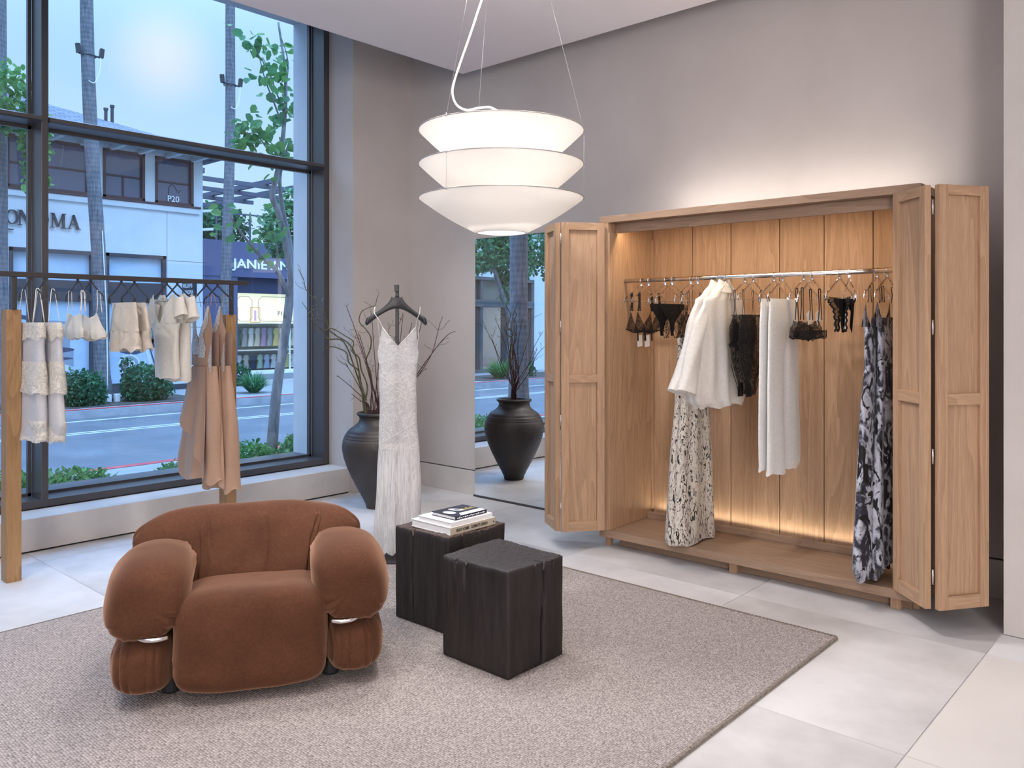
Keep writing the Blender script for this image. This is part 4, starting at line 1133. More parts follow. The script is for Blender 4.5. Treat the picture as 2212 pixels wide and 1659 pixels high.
def bralette(label, pos, pk, zp, vs, zv, sL, sR, zs, zb, m, kind, grp, zh, st, seed, strapr=0.0022, name='bralette', depth=0.022, wav=0.004):
    g = G(name, label, 'bra', kind, pos, zb, grp)
    k = -1 if kind == 'r' else 1
    def tf(sg):
        def f(s, z):
            c = 0
            for p in pk: c += math.exp(-((s - p) / 0.07) ** 2 - ((z - (zb + zs) / 2 - .01) / 0.06) ** 2)
            edge = math.sqrt(max(0.0, 1 - ((s - (sL + sR) / 2) / ((sR - sL) / 2 + .004)) ** 2))
            return sg * (0.010 * edge + depth * c) + wav * math.sin(s * 60 + seed + z * 20)
        return f
    for sg, nm in ((k, 'front'), (-k, 'back')):
        top = zs if sg == k else (zs + zb) / 2 + .012
        b = MB()
        nc = 40
        def tz(s):
            if sg != k: return (zb + (zs - zb) * 0.8)
            # apex at each strap, V between, sloping to the sides
            if s <= pk[0]: return zs + (zp - zs) * ((s - sL) / max(1e-4, pk[0] - sL)) ** 1.2 if s > sL else zs
            if s >= pk[1]: return zs + (zp - zs) * max(0, (sR - s) / max(1e-4, sR - pk[1])) ** 1.2
            if s < vs: return zv + (zp - zv) * ((vs - s) / (vs - pk[0])) ** 1.15
            return zv + (zp - zv) * ((s - vs) / (pk[1] - vs)) ** 1.15
        f = tf(sg)
        def P(i, j):
            s = sL + (sR - sL) * i / nc
            zlo = zb + 0.006 * math.sin(s * 40 + seed) + 0.018 * abs((s - (sL + sR) / 2) / (sR - sL)) * 2
            zhi = max(zlo + .004, tz(s)); z = zlo + (zhi - zlo) * j / 10
            return (s, f(s, z), z)
        b.grid(nc + 1, 11, P)
        g.add(b, nm, m)
    b = MB()
    pts = [(sL + (sR - sL) * i / 24, tf(k)(sL + (sR - sL) * i / 24, zb) + k * .002, zb + 0.006 * math.sin((sL + (sR - sL) * i / 24) * 40 + seed) + .004 + 0.018 * abs(i / 24 - .5) * 2) for i in range(25)]
    b.tube(pts, 0.0035, 6); g.add(b, 'band', m if kind == 'r' else BLK)
    for p in pk: g.strap(p, zp, p * .95, zh, st, 0.012, strapr)
    return g
bralette('cream ruched bralette on the black rail next to the slip dresses', RK['braA'], (-0.125, 0.075), 1.517, -0.03, 1.488, -0.20, 0.13, 1.415, 1.352, CREAM, 'r', 'cream bralettes on the street-side rail', RZ, CSTRAP, 1)
bralette('cream ruched bralette on the black rail next to the shorts', RK['braB'], (-0.115, 0.122), 1.513, 0.012, 1.48, -0.19, 0.222, 1.405, 1.345, CREAM, 'r', 'cream bralettes on the street-side rail', RZ, CSTRAP, 5)
def shorts(label, pos, dx, seed):
    g = G('shorts', label, 'shorts', 'r', pos, 1.27, 'beige shorts on the street-side rail')
    g.add(tubecloth([(1.575, -0.165 + dx, 0.165 + dx), (1.545, -0.16 + dx, 0.17 + dx)], (0.016, 0.018), 9, (0.002, 0.003), seed, m=6, hem=0), 'waistband', ECRU)
    g.add(tubecloth([(1.545, -0.16 + dx, 0.17 + dx), (1.50, -0.172 + dx, 0.185 + dx), (1.40, -0.178 + dx, 0.197 + dx)], (0.018, 0.034), 8, (0.004, 0.009), seed, m=18, hem=0), 'seat', ECRU)
    g.add(tubecloth([(1.402, -0.178 + dx, 0.197 + dx), (1.31, -0.18 + dx, 0.205 + dx), (1.285, -0.165 + dx, 0.21 + dx)], (0.034, 0.050), 8, (0.009, 0.013), seed, m=14, n=100, hem=0.012, ragged=.003, pinch=(1.40, .01 + dx, .02)), 'trouser_legs', ECRU)
shorts('gathered beige shorts with frilled hem on clips, front pair', RK['shA'], 0.04, 3)
shorts('gathered beige shorts with frilled hem on clips, rear pair', RK['shB'], 0.0, 8)
def vshirt(label, pos, body, sh, vs, zv, sleeve, seed, zb):
    g = G('shirt', label, 'shirt', 'r', pos, zb, 'cream V-neck shirts on the street-side rail')
    z0 = body[0][0]
    mid = vs
    f = lambda s, z: -0.032 * math.sqrt(max(.02, 1 - ((s) / .24) ** 2)) - 0.006 * math.sin(s * 45 + seed + z * 6)
    h = lambda s, z: 0.03 * math.sqrt(max(.02, 1 - ((s) / .24) ** 2)) + 0.005 * math.sin(s * 40 + z * 5)
    L, Rr = row_at(body, zv)
    g.add(join(sheet([(1.634, sh[0], sh[0] + .03), (1.60, sh[0] - .03, sh[0] + .05), (1.52, L - .02, vs - .045), (zv, L, vs)], f), sheet([(1.634, sh[1] - .03, sh[1]), (1.60, sh[1] - .055, sh[1] + .03), (1.52, vs + .04, Rr + .02), (zv, vs, Rr)], f)), 'front_panel', CREAM)
    g.add(join(sheet([(1.634, sh[0], sh[0] + .03), (1.60, sh[0] - .03, sh[0] + .05), (1.53, L - .02, vs)], h), sheet([(1.634, sh[1] - .03, sh[1]), (1.60, sh[1] - .055, sh[1] + .03), (1.53, vs, Rr + .02)], h), sheet([(1.53, L - .02, Rr + .02), (zv, L, Rr)], h, 24)), 'back_panel', CREAM)
    g.add(tubecloth([(zv, L, Rr)] + [r for r in body if r[0] < zv], (0.033, 0.042), 3, (0.005, 0.009), seed, m=30, hem=0.004), 'body', CREAM)
    b = MB()
    for k in range(3):
        b.lathe([(0, 0), (0.005, 0), (0.005, 0.002), (0, 0.002)], 10, (vs + .004, f(vs, zv - .03 - .07 * k) - .006, zv - .03 - .07 * k))
    g.add(b, 'button', CSTRAP)
    for q in sleeve:
        b = MB(); c0, c1, r0, r1, zz0, zz1 = q
        def P(i, j):
            t = i / 12; a = 2 * PI * j / 24
            cx = c0 + (c1 - c0) * t; cz = zz0 + (zz1 - zz0) * t; w = r0 + (r1 - r0) * t
            d = Vector((c1 - c0, 0, zz1 - zz0)).normalized(); nx = Vector((-d.z, 0, d.x))
            p = Vector((cx, 0, cz)) + nx * w * math.cos(a) + Vector((0, 1, 0)) * (0.026 + .012 * t) * math.sin(a) + nx * .003 * math.sin(5 * a + 4 * t)
            return tuple(p)
        b.grid(13, 24, P, cv=True)
        g.add(b, 'sleeve', CREAM)
vshirt('cream V-neck button shirt with short sleeves, front of two on rail', RK['tA'], [(1.45, -0.20, 0.17), (1.403, -0.185, 0.152), (1.299, -0.145, 0.14), (1.101, -0.13, 0.133)], (-0.155, 0.155), -0.03, 1.45, [(0.16, 0.195, 0.055, 0.052, 1.60, 1.49), (-0.16, -0.225, 0.055, 0.06, 1.59, 1.44)], 2, 1.10)
vshirt('cream V-neck button shirt with short sleeves, behind the first', RK['tB'], [(1.45, -0.19, 0.16), (1.403, -0.17, 0.158), (1.298, -0.145, 0.156), (1.078, -0.142, 0.137)], (-0.15, 0.155), 0.0, 1.45, [(0.165, 0.21, 0.055, 0.05, 1.60, 1.475), (-0.16, -0.215, 0.05, 0.05, 1.60, 1.48)], 6, 1.077)
def gown(label, pos, pk, vs, zv, wst, skirt, flounce, seed, zb):
    g = G('evening_gown', label, 'dress', 'r', pos, zb, 'champagne gowns at the rail end')
    f = lambda s, z: -0.036 * math.sqrt(max(.03, 1 - ((s - (wst[0] + wst[1]) / 2) / .19) ** 2)) - .003 * math.sin(s * 50)
    h = lambda s, z: 0.034 * math.sqrt(max(.03, 1 - ((s - (wst[0] + wst[1]) / 2) / .19) ** 2))
    zw = 1.17
    L, Rr = wst
    g.add(join(sheet([(1.56, pk[0] - .004, pk[0] + .012), (1.46, pk[0] - .02, pk[0] + .055), (1.40, L + .03, vs - .035), (zv, L + .01, vs), (zw, L, vs)], f), sheet([(1.56, pk[1] - .012, pk[1] + .004), (1.46, pk[1] - .05, pk[1] + .03), (1.40, vs + .03, Rr + .01), (zv, vs, Rr), (zw, vs, Rr)], f),
               sheet([(1.39, L + .03, Rr - .01), (zv, L + .01, Rr), (zw, L, Rr)], h)), 'bodice', CHAMP)
    fb = lambda s, z: f(s, z) - .004
    g.add(join(sheet([(1.56, pk[0] - .006, pk[0] + .014), (1.46, pk[0] + .008, pk[0] + .056), (zv + .02, vs - .075, vs - .01), (zv - .06, vs - .11, vs), (zv - .11, vs - .07, vs)], fb), sheet([(1.56, pk[1] - .014, pk[1] + .006), (1.46, pk[1] - .052, pk[1] - .006), (zv + .02, vs + .01, vs + .07), (zv - .06, vs, vs + .10), (zv - .13, vs, vs + .09)], fb),
               sheet([(zv - .03, L, L + .008), (zw + .05, L - .001, L + .034), (zw - .005, L - .002, L + .018)], fb), sheet([(zv - .04, Rr - .008, Rr), (zw + .03, Rr - .042, Rr + .001), (zw - .04, Rr - .025, Rr + .002)], fb)), 'beading', BEADS)
    g.add(tubecloth([(zw, L, Rr)] + skirt, (0.037, 0.075), 6, (0.005, 0.022), seed, m=44, n=110, hem=0.018, sq=0.75, tk=2.0), 'skirt', CHAMP)
    zf0 = zw - .005
    def P(i, j):
        t = i / 30; q = j / 24
        s0 = flounce[0][0] + (flounce[1][0] - flounce[0][0]) * t; s1 = flounce[0][1] + (flounce[1][1] - flounce[0][1]) * t
        zz = zf0 + (flounce[1][2] + (flounce[1][3] - flounce[1][2]) * q - zf0) * t
        s = s0 + (s1 - s0) * q
        return (s + .012 * t * math.sin(q * 9 + seed), -0.046 - 0.035 * t - 0.018 * t * math.sin(q * 15 + seed + 2 * t), zz + .01 * t * math.sin(q * 20))
    b = MB(); b.grid(31, 25, P)
    g.add(b, 'front_flounce', CHAMP)
    for p in pk: g.strap(p, 1.558, p * .97, RZ, CHAMP, 0.02, 0.002)
gown('long champagne chiffon gown with beaded neckline, front of two', RK['gA'], (-0.120, 0.092), -0.035, 1.352, (-0.15, 0.125), [(1.0, -0.205, 0.15), (0.859, -0.25, 0.165), (0.518, -0.345, 0.19), (0.42, -0.31, 0.20)], ((-0.10, 0.08), (-0.22, 0.15, 0.86, 0.42)), 3, 0.41)
gown('long champagne chiffon gown with beaded neckline beside the far post', RK['gB'], (-0.115, 0.098), -0.02, 1.36, (-0.12, 0.15), [(1.0, -0.13, 0.185), (0.859, -0.14, 0.21), (0.40, -0.13, 0.245), (0.355, -0.125, 0.247)], ((0.0, 0.12), (-0.02, 0.22, 0.62, 0.36)), 7, 0.345)

# ---- wardrobe rail
HC = 'chrome hangers on the wardrobe rail'
WX = dict(t1=-2.94, t2=-2.883, b1=-2.759, b2=-2.709, p1=-2.577, p2=-2.529, s1=-2.394, s2=-2.342, y1=-2.217, y2=-2.164, r1=-2.037, r2=-1.987, n1=-1.863, n2=-1.815, k1=-1.664, k2=-1.615, d1=-1.468, d2=-1.416)
for k, d in (('t1', 'chrome hanger at the left end of the wardrobe rail'), ('t2', 'chrome hanger carrying the second black triangle bra'), ('b1', 'chrome clip hanger carrying the left black sheer brief'), ('b2', 'chrome clip hanger carrying the right black sheer brief'),
             ('p1', 'chrome hanger carrying the left ink-print gown'), ('p2', 'chrome hanger carrying the ink-print gown beside the white shirt'), ('s1', 'chrome hanger inside the left white shirt'), ('s2', 'chrome hanger inside the right white shirt'),
             ('y1', 'chrome hanger carrying the left black sheer bodysuit'), ('y2', 'chrome hanger carrying the bodysuit beside the trousers'), ('r1', 'chrome clip hanger carrying the left white trousers'), ('r2', 'chrome clip hanger carrying the right white trousers'),
             ('n1', 'chrome hanger carrying the left black bandeau bra'), ('n2', 'chrome hanger carrying the right black bandeau bra'), ('k1', 'chrome clip hanger carrying the left frilled black brief'), ('k2', 'chrome clip hanger carrying the right frilled brief'),
             ('d1', 'chrome hanger carrying the left blue-black gown'), ('d2', 'chrome hanger carrying the gown against the right door')):
    hanger(d, 'w', WX[k], HC, clips=k[0] in 'brk', extra=0.5 if k == 'k2' else 0.0)
WZ = 1.634
def tri(label, pos, dx, seed):
    g = bralette(label, pos, (-0.12 + dx, 0.125 + dx), 1.528, 0.0 + dx, 1.40, -0.155 + dx, 0.165 + dx, 1.405, 1.384, BLACE, 'w', 'black triangle bras in the wardrobe', WZ, BLACE, seed, 0.0055, 'triangle_bra', 0.014, 0.003)
    b = MB()
    for s in (-0.03, 0.045): b.bar((s + dx, 0.01, 1.39), (s + dx + .008, 0.012, 1.335), 0.014, 0.002, up=(0, 1, 0))
    g.add(b, 'ribbon_end', BLK)
    b = MB(); b.bar((0.0 + dx, 0.016, 1.372), (0.006 + dx, 0.016, 1.298), 0.056, 0.0015, up=(0, 1, 0)); tg = g.add(b, 'price_tag', TAGM, smooth=False)
    b = MB()
    for z, w in ((1.36, .012), (1.345, .016), (1.325, .014)): b.box(-w + dx, w + dx, 0.0168, 0.0172, z, z + .004)
    g.add(b, 'tag_print', BTEXT, smooth=False, parent=tg)
tri('sheer black lace triangle bra at the left end of the rail', WX['t1'], 0.0, 1)
tri('sheer black lace triangle bra, second from the rail left end', WX['t2'], 0.0, 4)
def brief(label, pos, dx, seed):
    g = G('brief', label, 'brief', 'w', pos, 1.352, 'sheer black briefs in the wardrobe')
    f = lambda s, z: 0.016 - .03 * abs(s - dx) ** 1.0 + .003 * math.sin(s * 50 + seed)
    g.add(sheet([(1.572, -0.150 + dx, 0.150 + dx), (1.545, -0.140 + dx, 0.148 + dx), (1.50, -0.075 + dx, 0.078 + dx), (1.45, -0.035 + dx, 0.037 + dx), (1.37, -0.016 + dx, 0.018 + dx)], f, 14), 'front', BLK)
    g.add(sheet([(1.568, -0.152 + dx, 0.160 + dx), (1.51, -0.125 + dx, 0.14 + dx), (1.44, -0.06 + dx, 0.085 + dx), (1.385, -0.015 + dx, 0.05 + dx), (1.356, -0.012 + dx, 0.03 + dx)], lambda s, z: -f(s, z), 14), 'back', BMESH)
    b = MB()
    for sg in (-1, 1):
        b.tube(smooth_path([(sg * .15 + dx, 0, 1.56), (sg * .125 + dx, -.008, 1.51), (sg * .075 + dx, -.014, 1.45), (sg * .028 + dx, -.012, 1.38), (0.01 * sg + dx, -.01, 1.354)], 4), 0.0022, 5)
    g.add(b, 'elastic_edge', BLK)
brief('sheer black brief clipped next to the triangle bras', WX['b1'], -0.02, 2)
brief('sheer black brief clipped next to the ink-print gowns', WX['b2'], 0.02, 6)
def pgown(label, pos, dx, seed):
    g = G('print_gown', label, 'dress', 'w', pos, 0.118, 'ink-print gowns in the wardrobe')
    f = lambda s, z: 0.024 * math.sqrt(max(.05, 1 - (s / .17) ** 2)) + .003 * math.sin(s * 60)
    g.add(join(sheet([(1.53, -0.125 + dx, -0.115 + dx), (1.50, -0.14 + dx, -0.06 + dx), (1.36, -0.15 + dx, 0.0 + dx)], f), sheet([(1.53, 0.11 + dx, 0.12 + dx), (1.50, 0.06 + dx, 0.13 + dx), (1.36, 0.0 + dx, 0.13 + dx)], f), sheet([(1.50, -0.14 + dx, 0.13 + dx), (1.36, -0.15 + dx, 0.13 + dx)], lambda s, z: -f(s, z))), 'bodice', BMESH)
    g.add(tubecloth([(1.362, -0.15 + dx, 0.13 + dx), (1.25, -0.145 + dx, 0.11 + dx), (0.909, -0.185 + dx, 0.125 + dx), (0.678, -0.225 + dx, 0.155 + dx), (0.447, -0.24 + dx, 0.165 + dx), (0.256, -0.26 + dx, 0.168 + dx), (0.145, -0.275 + dx, 0.18 + dx), (0.126, -0.265 + dx, 0.165 + dx)], (0.024, 0.055), 6, (0.004, 0.015), seed, m=46, n=96, hem=0.005, tk=2.5), 'skirt', PRINT1)
    for p in (-0.12 + dx, 0.115 + dx): g.strap(p, 1.528, p * .95, WZ, BLK, 0.014, 0.002)
pgown('long black and cream ink-print gown with mesh top, left one', WX['p1'], 0.0, 3)
pgown('long black and cream ink-print gown with mesh top beside the white shirts', WX['p2'], 0.0, 12)
def lshirt(label, pos, dx, seed):
    g = G('long_shirt', label, 'shirt', 'w', pos, 0.955, 'white linen shirts in the wardrobe')
    rows = [(1.612, -0.165 + dx, 0.165 + dx), (1.59, -0.235 + dx, 0.235 + dx), (1.50, -0.262 + dx, 0.262 + dx), (1.376, -0.268 + dx, 0.262 + dx), (1.20, -0.29 + dx, 0.262 + dx), (1.05, -0.33 + dx, 0.25 + dx), (0.985, -0.32 + dx, 0.22 + dx), (0.962, -0.27 + dx, 0.17 + dx)]
    rows = [(1.675, -0.075 + dx, 0.075 + dx), (1.645, -0.13 + dx, 0.13 + dx)] + rows
    g.add(tubecloth(rows, (0.026, 0.052), 6, (0.005, 0.026), seed, m=52, n=130, hem=0.010, sq=0.85, tk=1.4), 'body', LINEN)
    # collar: a turned-down band round the hanger neck
    b = MB()
    def P(i, j):
        a = 2 * PI * i / 40; t = j / 6
        w = 0.066 + .036 * t ** 1.5; z = 1.702 - 0.052 * t + .010 * math.cos(a * 2) * (1 - t)
        z -= 0.02 * max(0, -math.sin(a)) * t
        return (dx + w * math.cos(a), (0.018 + .022 * t) * math.sin(a), z)
    b.grid(40, 7, P, cu=True); g.add(b, 'collar', LINEN)
    for sg, out in ((-1, 0.27), (1, 0.055)):
        b = MB()
        def Q(i, j, sg=sg, out=out):
            t = i / 26; a = 2 * PI * j / 28
            cx = dx + sg * (0.190 + out * t ** 0.95); cz = 1.600 - 0.54 * t
            w = 0.012 + 0.050 * min(1, t * 3.5) ** .7 + 0.020 * max(0, t - .85) * 5
            zz = cz + (-.02 if sg < 0 else 0) * t * math.cos(a) * 1.2
            return (cx + w * math.cos(a) + .006 * math.sin(7 * t + seed), (0.008 + .026 * min(1, t * 3) + .006 * t) * math.sin(a) + .012 * math.sin(3 * t + seed) * min(1, 3 * t) + .004 * math.sin(3 * a + 8 * t), zz)
        b.grid(27, 28, Q, cv=True); g.add(b, 'sleeve', LINEN)
    b = MB()
    b.tube([(dx - .215 + .43 * k / 20, 0.0265 + .001 * math.sin(k) + .018 * 0.1 * (1 - (k / 10 - 1) ** 2) * 4, 1.51) for k in range(21)], 0.0016, 5)
    b.tube([(dx - .004, .044 + .003 * k / 10, 1.51 - .036 * k) for k in range(9)], 0.0022, 5)
    b.tube([(dx + .014, .044 + .003 * k / 10, 1.51 - .036 * k) for k in range(9)], 0.0022, 5)
    g.add(b, 'yoke_seam', LINEN)
lshirt('long loose white linen shirt with collar, left of two', WX['s1'], -0.02, 3)
lshirt('long loose white linen shirt with collar beside the black bodysuits', WX['s2'], -0.02, 7)
def bodysuit(label, pos, seed):
    g = G('bodysuit', label, 'bodysuit', 'w', pos, 1.01, 'sheer black bodysuits in the wardrobe')
    rows = [(1.500, -0.15, 0.115), (1.417, -0.185, 0.13), (1.341, -0.188, 0.125), (1.265, -0.175, 0.112), (1.214, -0.152, 0.098), (1.15, -0.118, 0.066), (1.09, -0.086, 0.032), (1.03, -0.062, 0.006)]
    g.add(tubecloth(rows, (0.016, 0.012), 3, (0.002, 0.004), seed, m=34, hem=0.0), 'mesh_body', BMESH)
    b = MB()
    for sg in (-1, 1):
        rr_ = random.Random(seed + sg)
        f = lambda s, z: 0.0235 + .002 * math.sin(s * 70)
        c = -0.03 + sg * .062
        b2 = sheet([(1.475 if sg < 0 else 1.47, c - .03, c + .03), (1.42, c - .062, c + .058), (1.355, c - .058, c + .055), (1.31, c - .03, c + .03)], f, 14)
        g.add(b2, 'lace_cup', BLACE)
    for s in (-0.11, 0.03):
        b = MB(); b.bar((s - .03, .03, 1.318), (s + .02, .03, 1.352), 0.022, 0.006, up=(0, 1, 0)); g.add(b, 'bow', BLK)
    ed = MB()
    for sg in (-1, 1):
        x0 = -0.028
        pth = smooth_path([(x0 + sg * .130, .012, 1.214), (x0 + sg * .095, .012, 1.15), (x0 + sg * .06, .010, 1.09), (x0 + sg * .034, .008, 1.03)], 5)
        ed.tube(pth, 0.0022, 5)
        ed.tube([(p[0], -p[1], p[2] + .01) for p in pth], 0.0022, 5)
    ed.tube([(-0.15 + .265 * k / 14, .014, 1.497 - .016 * math.sin(PI * k / 14)) for k in range(15)], 0.002, 5)
    g.add(ed, 'elastic_edge', BLK)
    g.add(sheet([(1.10, -0.055, 0.0), (1.06, -0.066, 0.008), (1.018, -0.064, 0.008)], lambda s, z: 0.0165, 8), 'gusset', BLK)
    for p in (-0.135, 0.095): g.strap(p, 1.50, p * 1.02, WZ, BLK, 0.010, 0.0018)
bodysuit('sheer black bodysuit with floral lace cups beside the white shirts', WX['y1'], 2)
bodysuit('sheer black bodysuit with floral lace cups beside the white trousers', WX['y2'], 5)
def trousers(label, pos, seed, dz):
    g = G('trousers', label, 'trousers', 'w', pos, 0.59 + dz, 'white wide trousers in the wardrobe')
    g.add(tubecloth([(1.588, -0.165, 0.168), (1.548, -0.172, 0.18)], (0.016, 0.018), 6, (0.001, 0.002), seed, m=6, hem=0), 'waistband', LINENW)
    g.add(tubecloth([(1.548, -0.172, 0.18), (1.45, -0.186, 0.20), (1.30, -0.19, 0.205), (0.97, -0.196, 0.211), (0.70 + dz, -0.198, 0.226), (0.63 + dz, -0.198, 0.222), (0.605 + dz, -0.20, 0.16)], (0.018, 0.026), 4, (0.002, 0.011), seed, m=60, n=110, hem=0.006, ragged=.003, pinch=(1.36, 0.01, .022)), 'trouser_legs', LINENW)
    b = MB(); b.tube([(-.165 + .33 * k / 14, .0185, 1.547 - .004 * math.sin(k)) for k in range(15)], .0015, 5); b.tube(smooth_path([(.10, .0205, 1.54), (.135, .022, 1.45), (.19, .016, 1.33)], 4), .0015, 5)
    g.add(b, 'yoke_seam', LINENW)
trousers('white wide-leg linen trousers on clips beside the bodysuits', WX['r1'], 3, 0.015)
trousers('white wide-leg linen trousers on clips beside the bandeau bras', WX['r2'], 8, 0.0)
def bandeau(label, pos, sL, sR, seed):
    g = bralette(label, pos, (sL + .055, sR - .065), 1.468, (sL + sR) / 2, 1.440, sL, sR, 1.425, 1.352, BLACE, 'w', 'black lace bandeau bras in the wardrobe', WZ, BLK, seed, 0.0026, 'bandeau_bra', 0.02, 0.006)
    b = MB(); b.bar((sR - .07, .012, 1.515), (sR - .04, .014, 1.45), 0.06, 0.0015, up=(0, 1, 0)); g.add(b, 'price_tag', TAGM, smooth=False)
bandeau('black lace bandeau bra with long straps and white tag, left one', WX['n1'], -0.16, 0.16, 3)
bandeau('black lace bandeau bra with long straps and white tag, nearer the briefs', WX['n2'], -0.205, 0.17, 6)
def frill(label, pos, turn, seed):
    g = G('frilled_brief', label, 'brief', 'w', pos, 1.39, 'frilled black briefs in the wardrobe', turn)
    f = lambda s, z: 0.014 + .005 * math.sin(s * 90 + z * 40 + seed)
    g.add(sheet([(1.592, -0.128, -0.112), (1.582, -0.130, 0.125), (1.550, -0.105, 0.105), (1.525, -0.045, 0.06), (1.47, -0.028, 0.035), (1.405, -0.012, 0.025)], f, 16), 'front', BLACE)
    g.add(sheet([(1.582, -0.130, 0.125), (1.555, -0.10, 0.10), (1.52, -0.055, 0.05), (1.44, -0.03, 0.035), (1.398, -0.012, 0.025)], lambda s, z: -f(s, z), 16), 'back', BLK)
    b = MB()
    for sg in (-1, 1):
        ln = smooth_path([(sg * .128, .015, 1.578), (sg * .10 + .003, .016, 1.552), (sg * .05 + .004, .017, 1.525), (sg * .032 + .004, .017, 1.47), (sg * .02 + .005, .017, 1.405)], 8)
        b.tube([(p.x + .003 * math.sin(k * 1.9 + seed), p.y + .004 * math.cos(k * 1.4), p.z + .003 * math.sin(k * 2.3)) for k, p in enumerate(ln)], .0045, 6)
    g.add(b, 'frill_edge', BLK)
    b = MB(); b.bar((-0.02, .020, 1.50), (-0.005, .020, 1.42), 0.026, 0.0015, up=(0, 1, 0)); g.add(b, 'price_tag', TAGM, smooth=False)
frill('frilled black lace brief with white tag, left of the pair', WX['k1'], 0.0, 2)
frill('frilled black lace brief with white tag, turned edge-on', WX['k2'], 0.5, 7)
def bgown(label, pos, rows, seed, pk, zb):
    g = G('ink_gown', label, 'dress', 'w', pos, zb, 'blue-black printed gowns in the wardrobe')
    f = lambda s, z: 0.020 + .003 * math.sin(s * 60)
    L, Rr = rows[0][1:]
    c = (L + Rr) / 2
    g.add(join(sheet([(1.56, pk[0] - .005, pk[0] + .005), (1.50, pk[0] - .03, pk[0] + .03), (1.43, L, c)], f), sheet([(1.56, pk[1] - .005, pk[1] + .005), (1.50, pk[1] - .03, pk[1] + .03), (1.43, c, Rr)], f), sheet([(1.48, L + .03, Rr - .03), (1.43, L, Rr)], lambda s, z: -f(s, z))), 'bodice', PRINT2)
    g.add(tubecloth(rows, (0.021, 0.045), 4, (0.004, 0.014), seed, m=46, n=90, hem=0.01, tk=2.2), 'skirt', PRINT2)
    for p in pk: g.strap(p, 1.558, p * .95, WZ, BLK, 0.012, 0.002)
bgown('long blue-grey and black ink-print gown, left of the pair', WX['d1'], [(1.431, -0.173, 0.10), (1.204, -0.173, 0.10), (1.025, -0.225, 0.10), (0.666, -0.258, 0.11), (0.309, -0.315, 0.12), (0.20, -0.318, 0.13), (0.140, -0.26, 0.13)], 4, (-0.12, 0.06), 0.128)
bgown('long blue-grey and black ink-print gown against the right door', WX['d2'], [(1.43, -0.13, 0.13), (1.204, -0.125, 0.13), (1.021, -0.14, 0.13), (0.484, -0.21, 0.15), (0.232, -0.225, 0.15), (0.205, -0.22, 0.14)], 9, (-0.08, 0.09), 0.195)
# ================================================================== street
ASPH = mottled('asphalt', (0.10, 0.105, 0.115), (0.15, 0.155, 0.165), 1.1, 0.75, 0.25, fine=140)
CONC = mottled('pavement_concrete', (0.27, 0.28, 0.29), (0.34, 0.35, 0.36), 1.5, 0.85, 0.1)
KERB = mottled('kerb_concrete', (0.30, 0.31, 0.33), (0.40, 0.41, 0.43), 4, 0.85, 0.2)
REDP = mottled('red_kerb_paint', (0.42, 0.05, 0.06), (0.55, 0.10, 0.10), 6, 0.7, 0.1)
WLINE = mottled('white_road_paint', (0.45, 0.46, 0.46), (0.56, 0.57, 0.56), 8, 0.7, 0.1)
SOIL = mottled('bark_mulch', (0.045, 0.035, 0.03), (0.13, 0.11, 0.09), 40, 0.95, 0.6)
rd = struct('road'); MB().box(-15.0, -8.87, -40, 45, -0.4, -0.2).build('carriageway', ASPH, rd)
b = MB(); b.box(-13.10, -13.03, -40, 45, -0.2, -0.197); b.box(-12.92, -12.85, -40, 45, -0.2, -0.197); build_each(b, 'road_marking', WLINE, rd)
b = MB(); b.box(-14.62, -14.52, -40, 45, -0.2, -0.197); b.build('road_marking', WLINE, rd)
sw = struct('pavement'); 
for k in range(24):
    y = -24 + 2.4 * k
    MB().box(-24.0, -15.16, y + 0.006, y + 2.394, -0.3, -0.05).build('slab', CONC, sw)
for k in range(20):
    y = -24 + 2.4 * k
    MB().box(-8.71, -6.56, y + 0.006, y + 2.394, -0.3, -0.06).build('slab', CONC, sw)
kb = struct('kerb')
MB().box(-15.16, -15.0, -24, 33, -0.3, -0.052).build('kerb_stone', KERB, kb, bevel=0.015)
MB().box(-15.13, -15.001, -24, 33, -0.053, -0.047).build('kerb_paint', REDP, kb)
MB().box(-8.87, -8.71, -24, 24, -0.3, -0.06).build('kerb_stone', KERB, kb, bevel=0.015)
MB().box(-8.869, -8.74, -24, 24, -0.061, -0.055).build('kerb_paint', REDP, kb)
bed = struct('planting_bed')
MB().box(-8.5, -6.9, -0.6, 3.3, -0.1, -0.045).build('soil', SOIL, bed)
MB().box(-8.5, -6.9, 4.0, 6.2, -0.1, -0.045).build('soil', SOIL, bed)
MB().box(-17.0, -15.25, 4.0, 8.0, -0.1, -0.035).build('soil', SOIL, bed)
MB().box(-17.0, -15.25, -10.5, -6.0, -0.1, -0.035).build('soil', SOIL, bed)

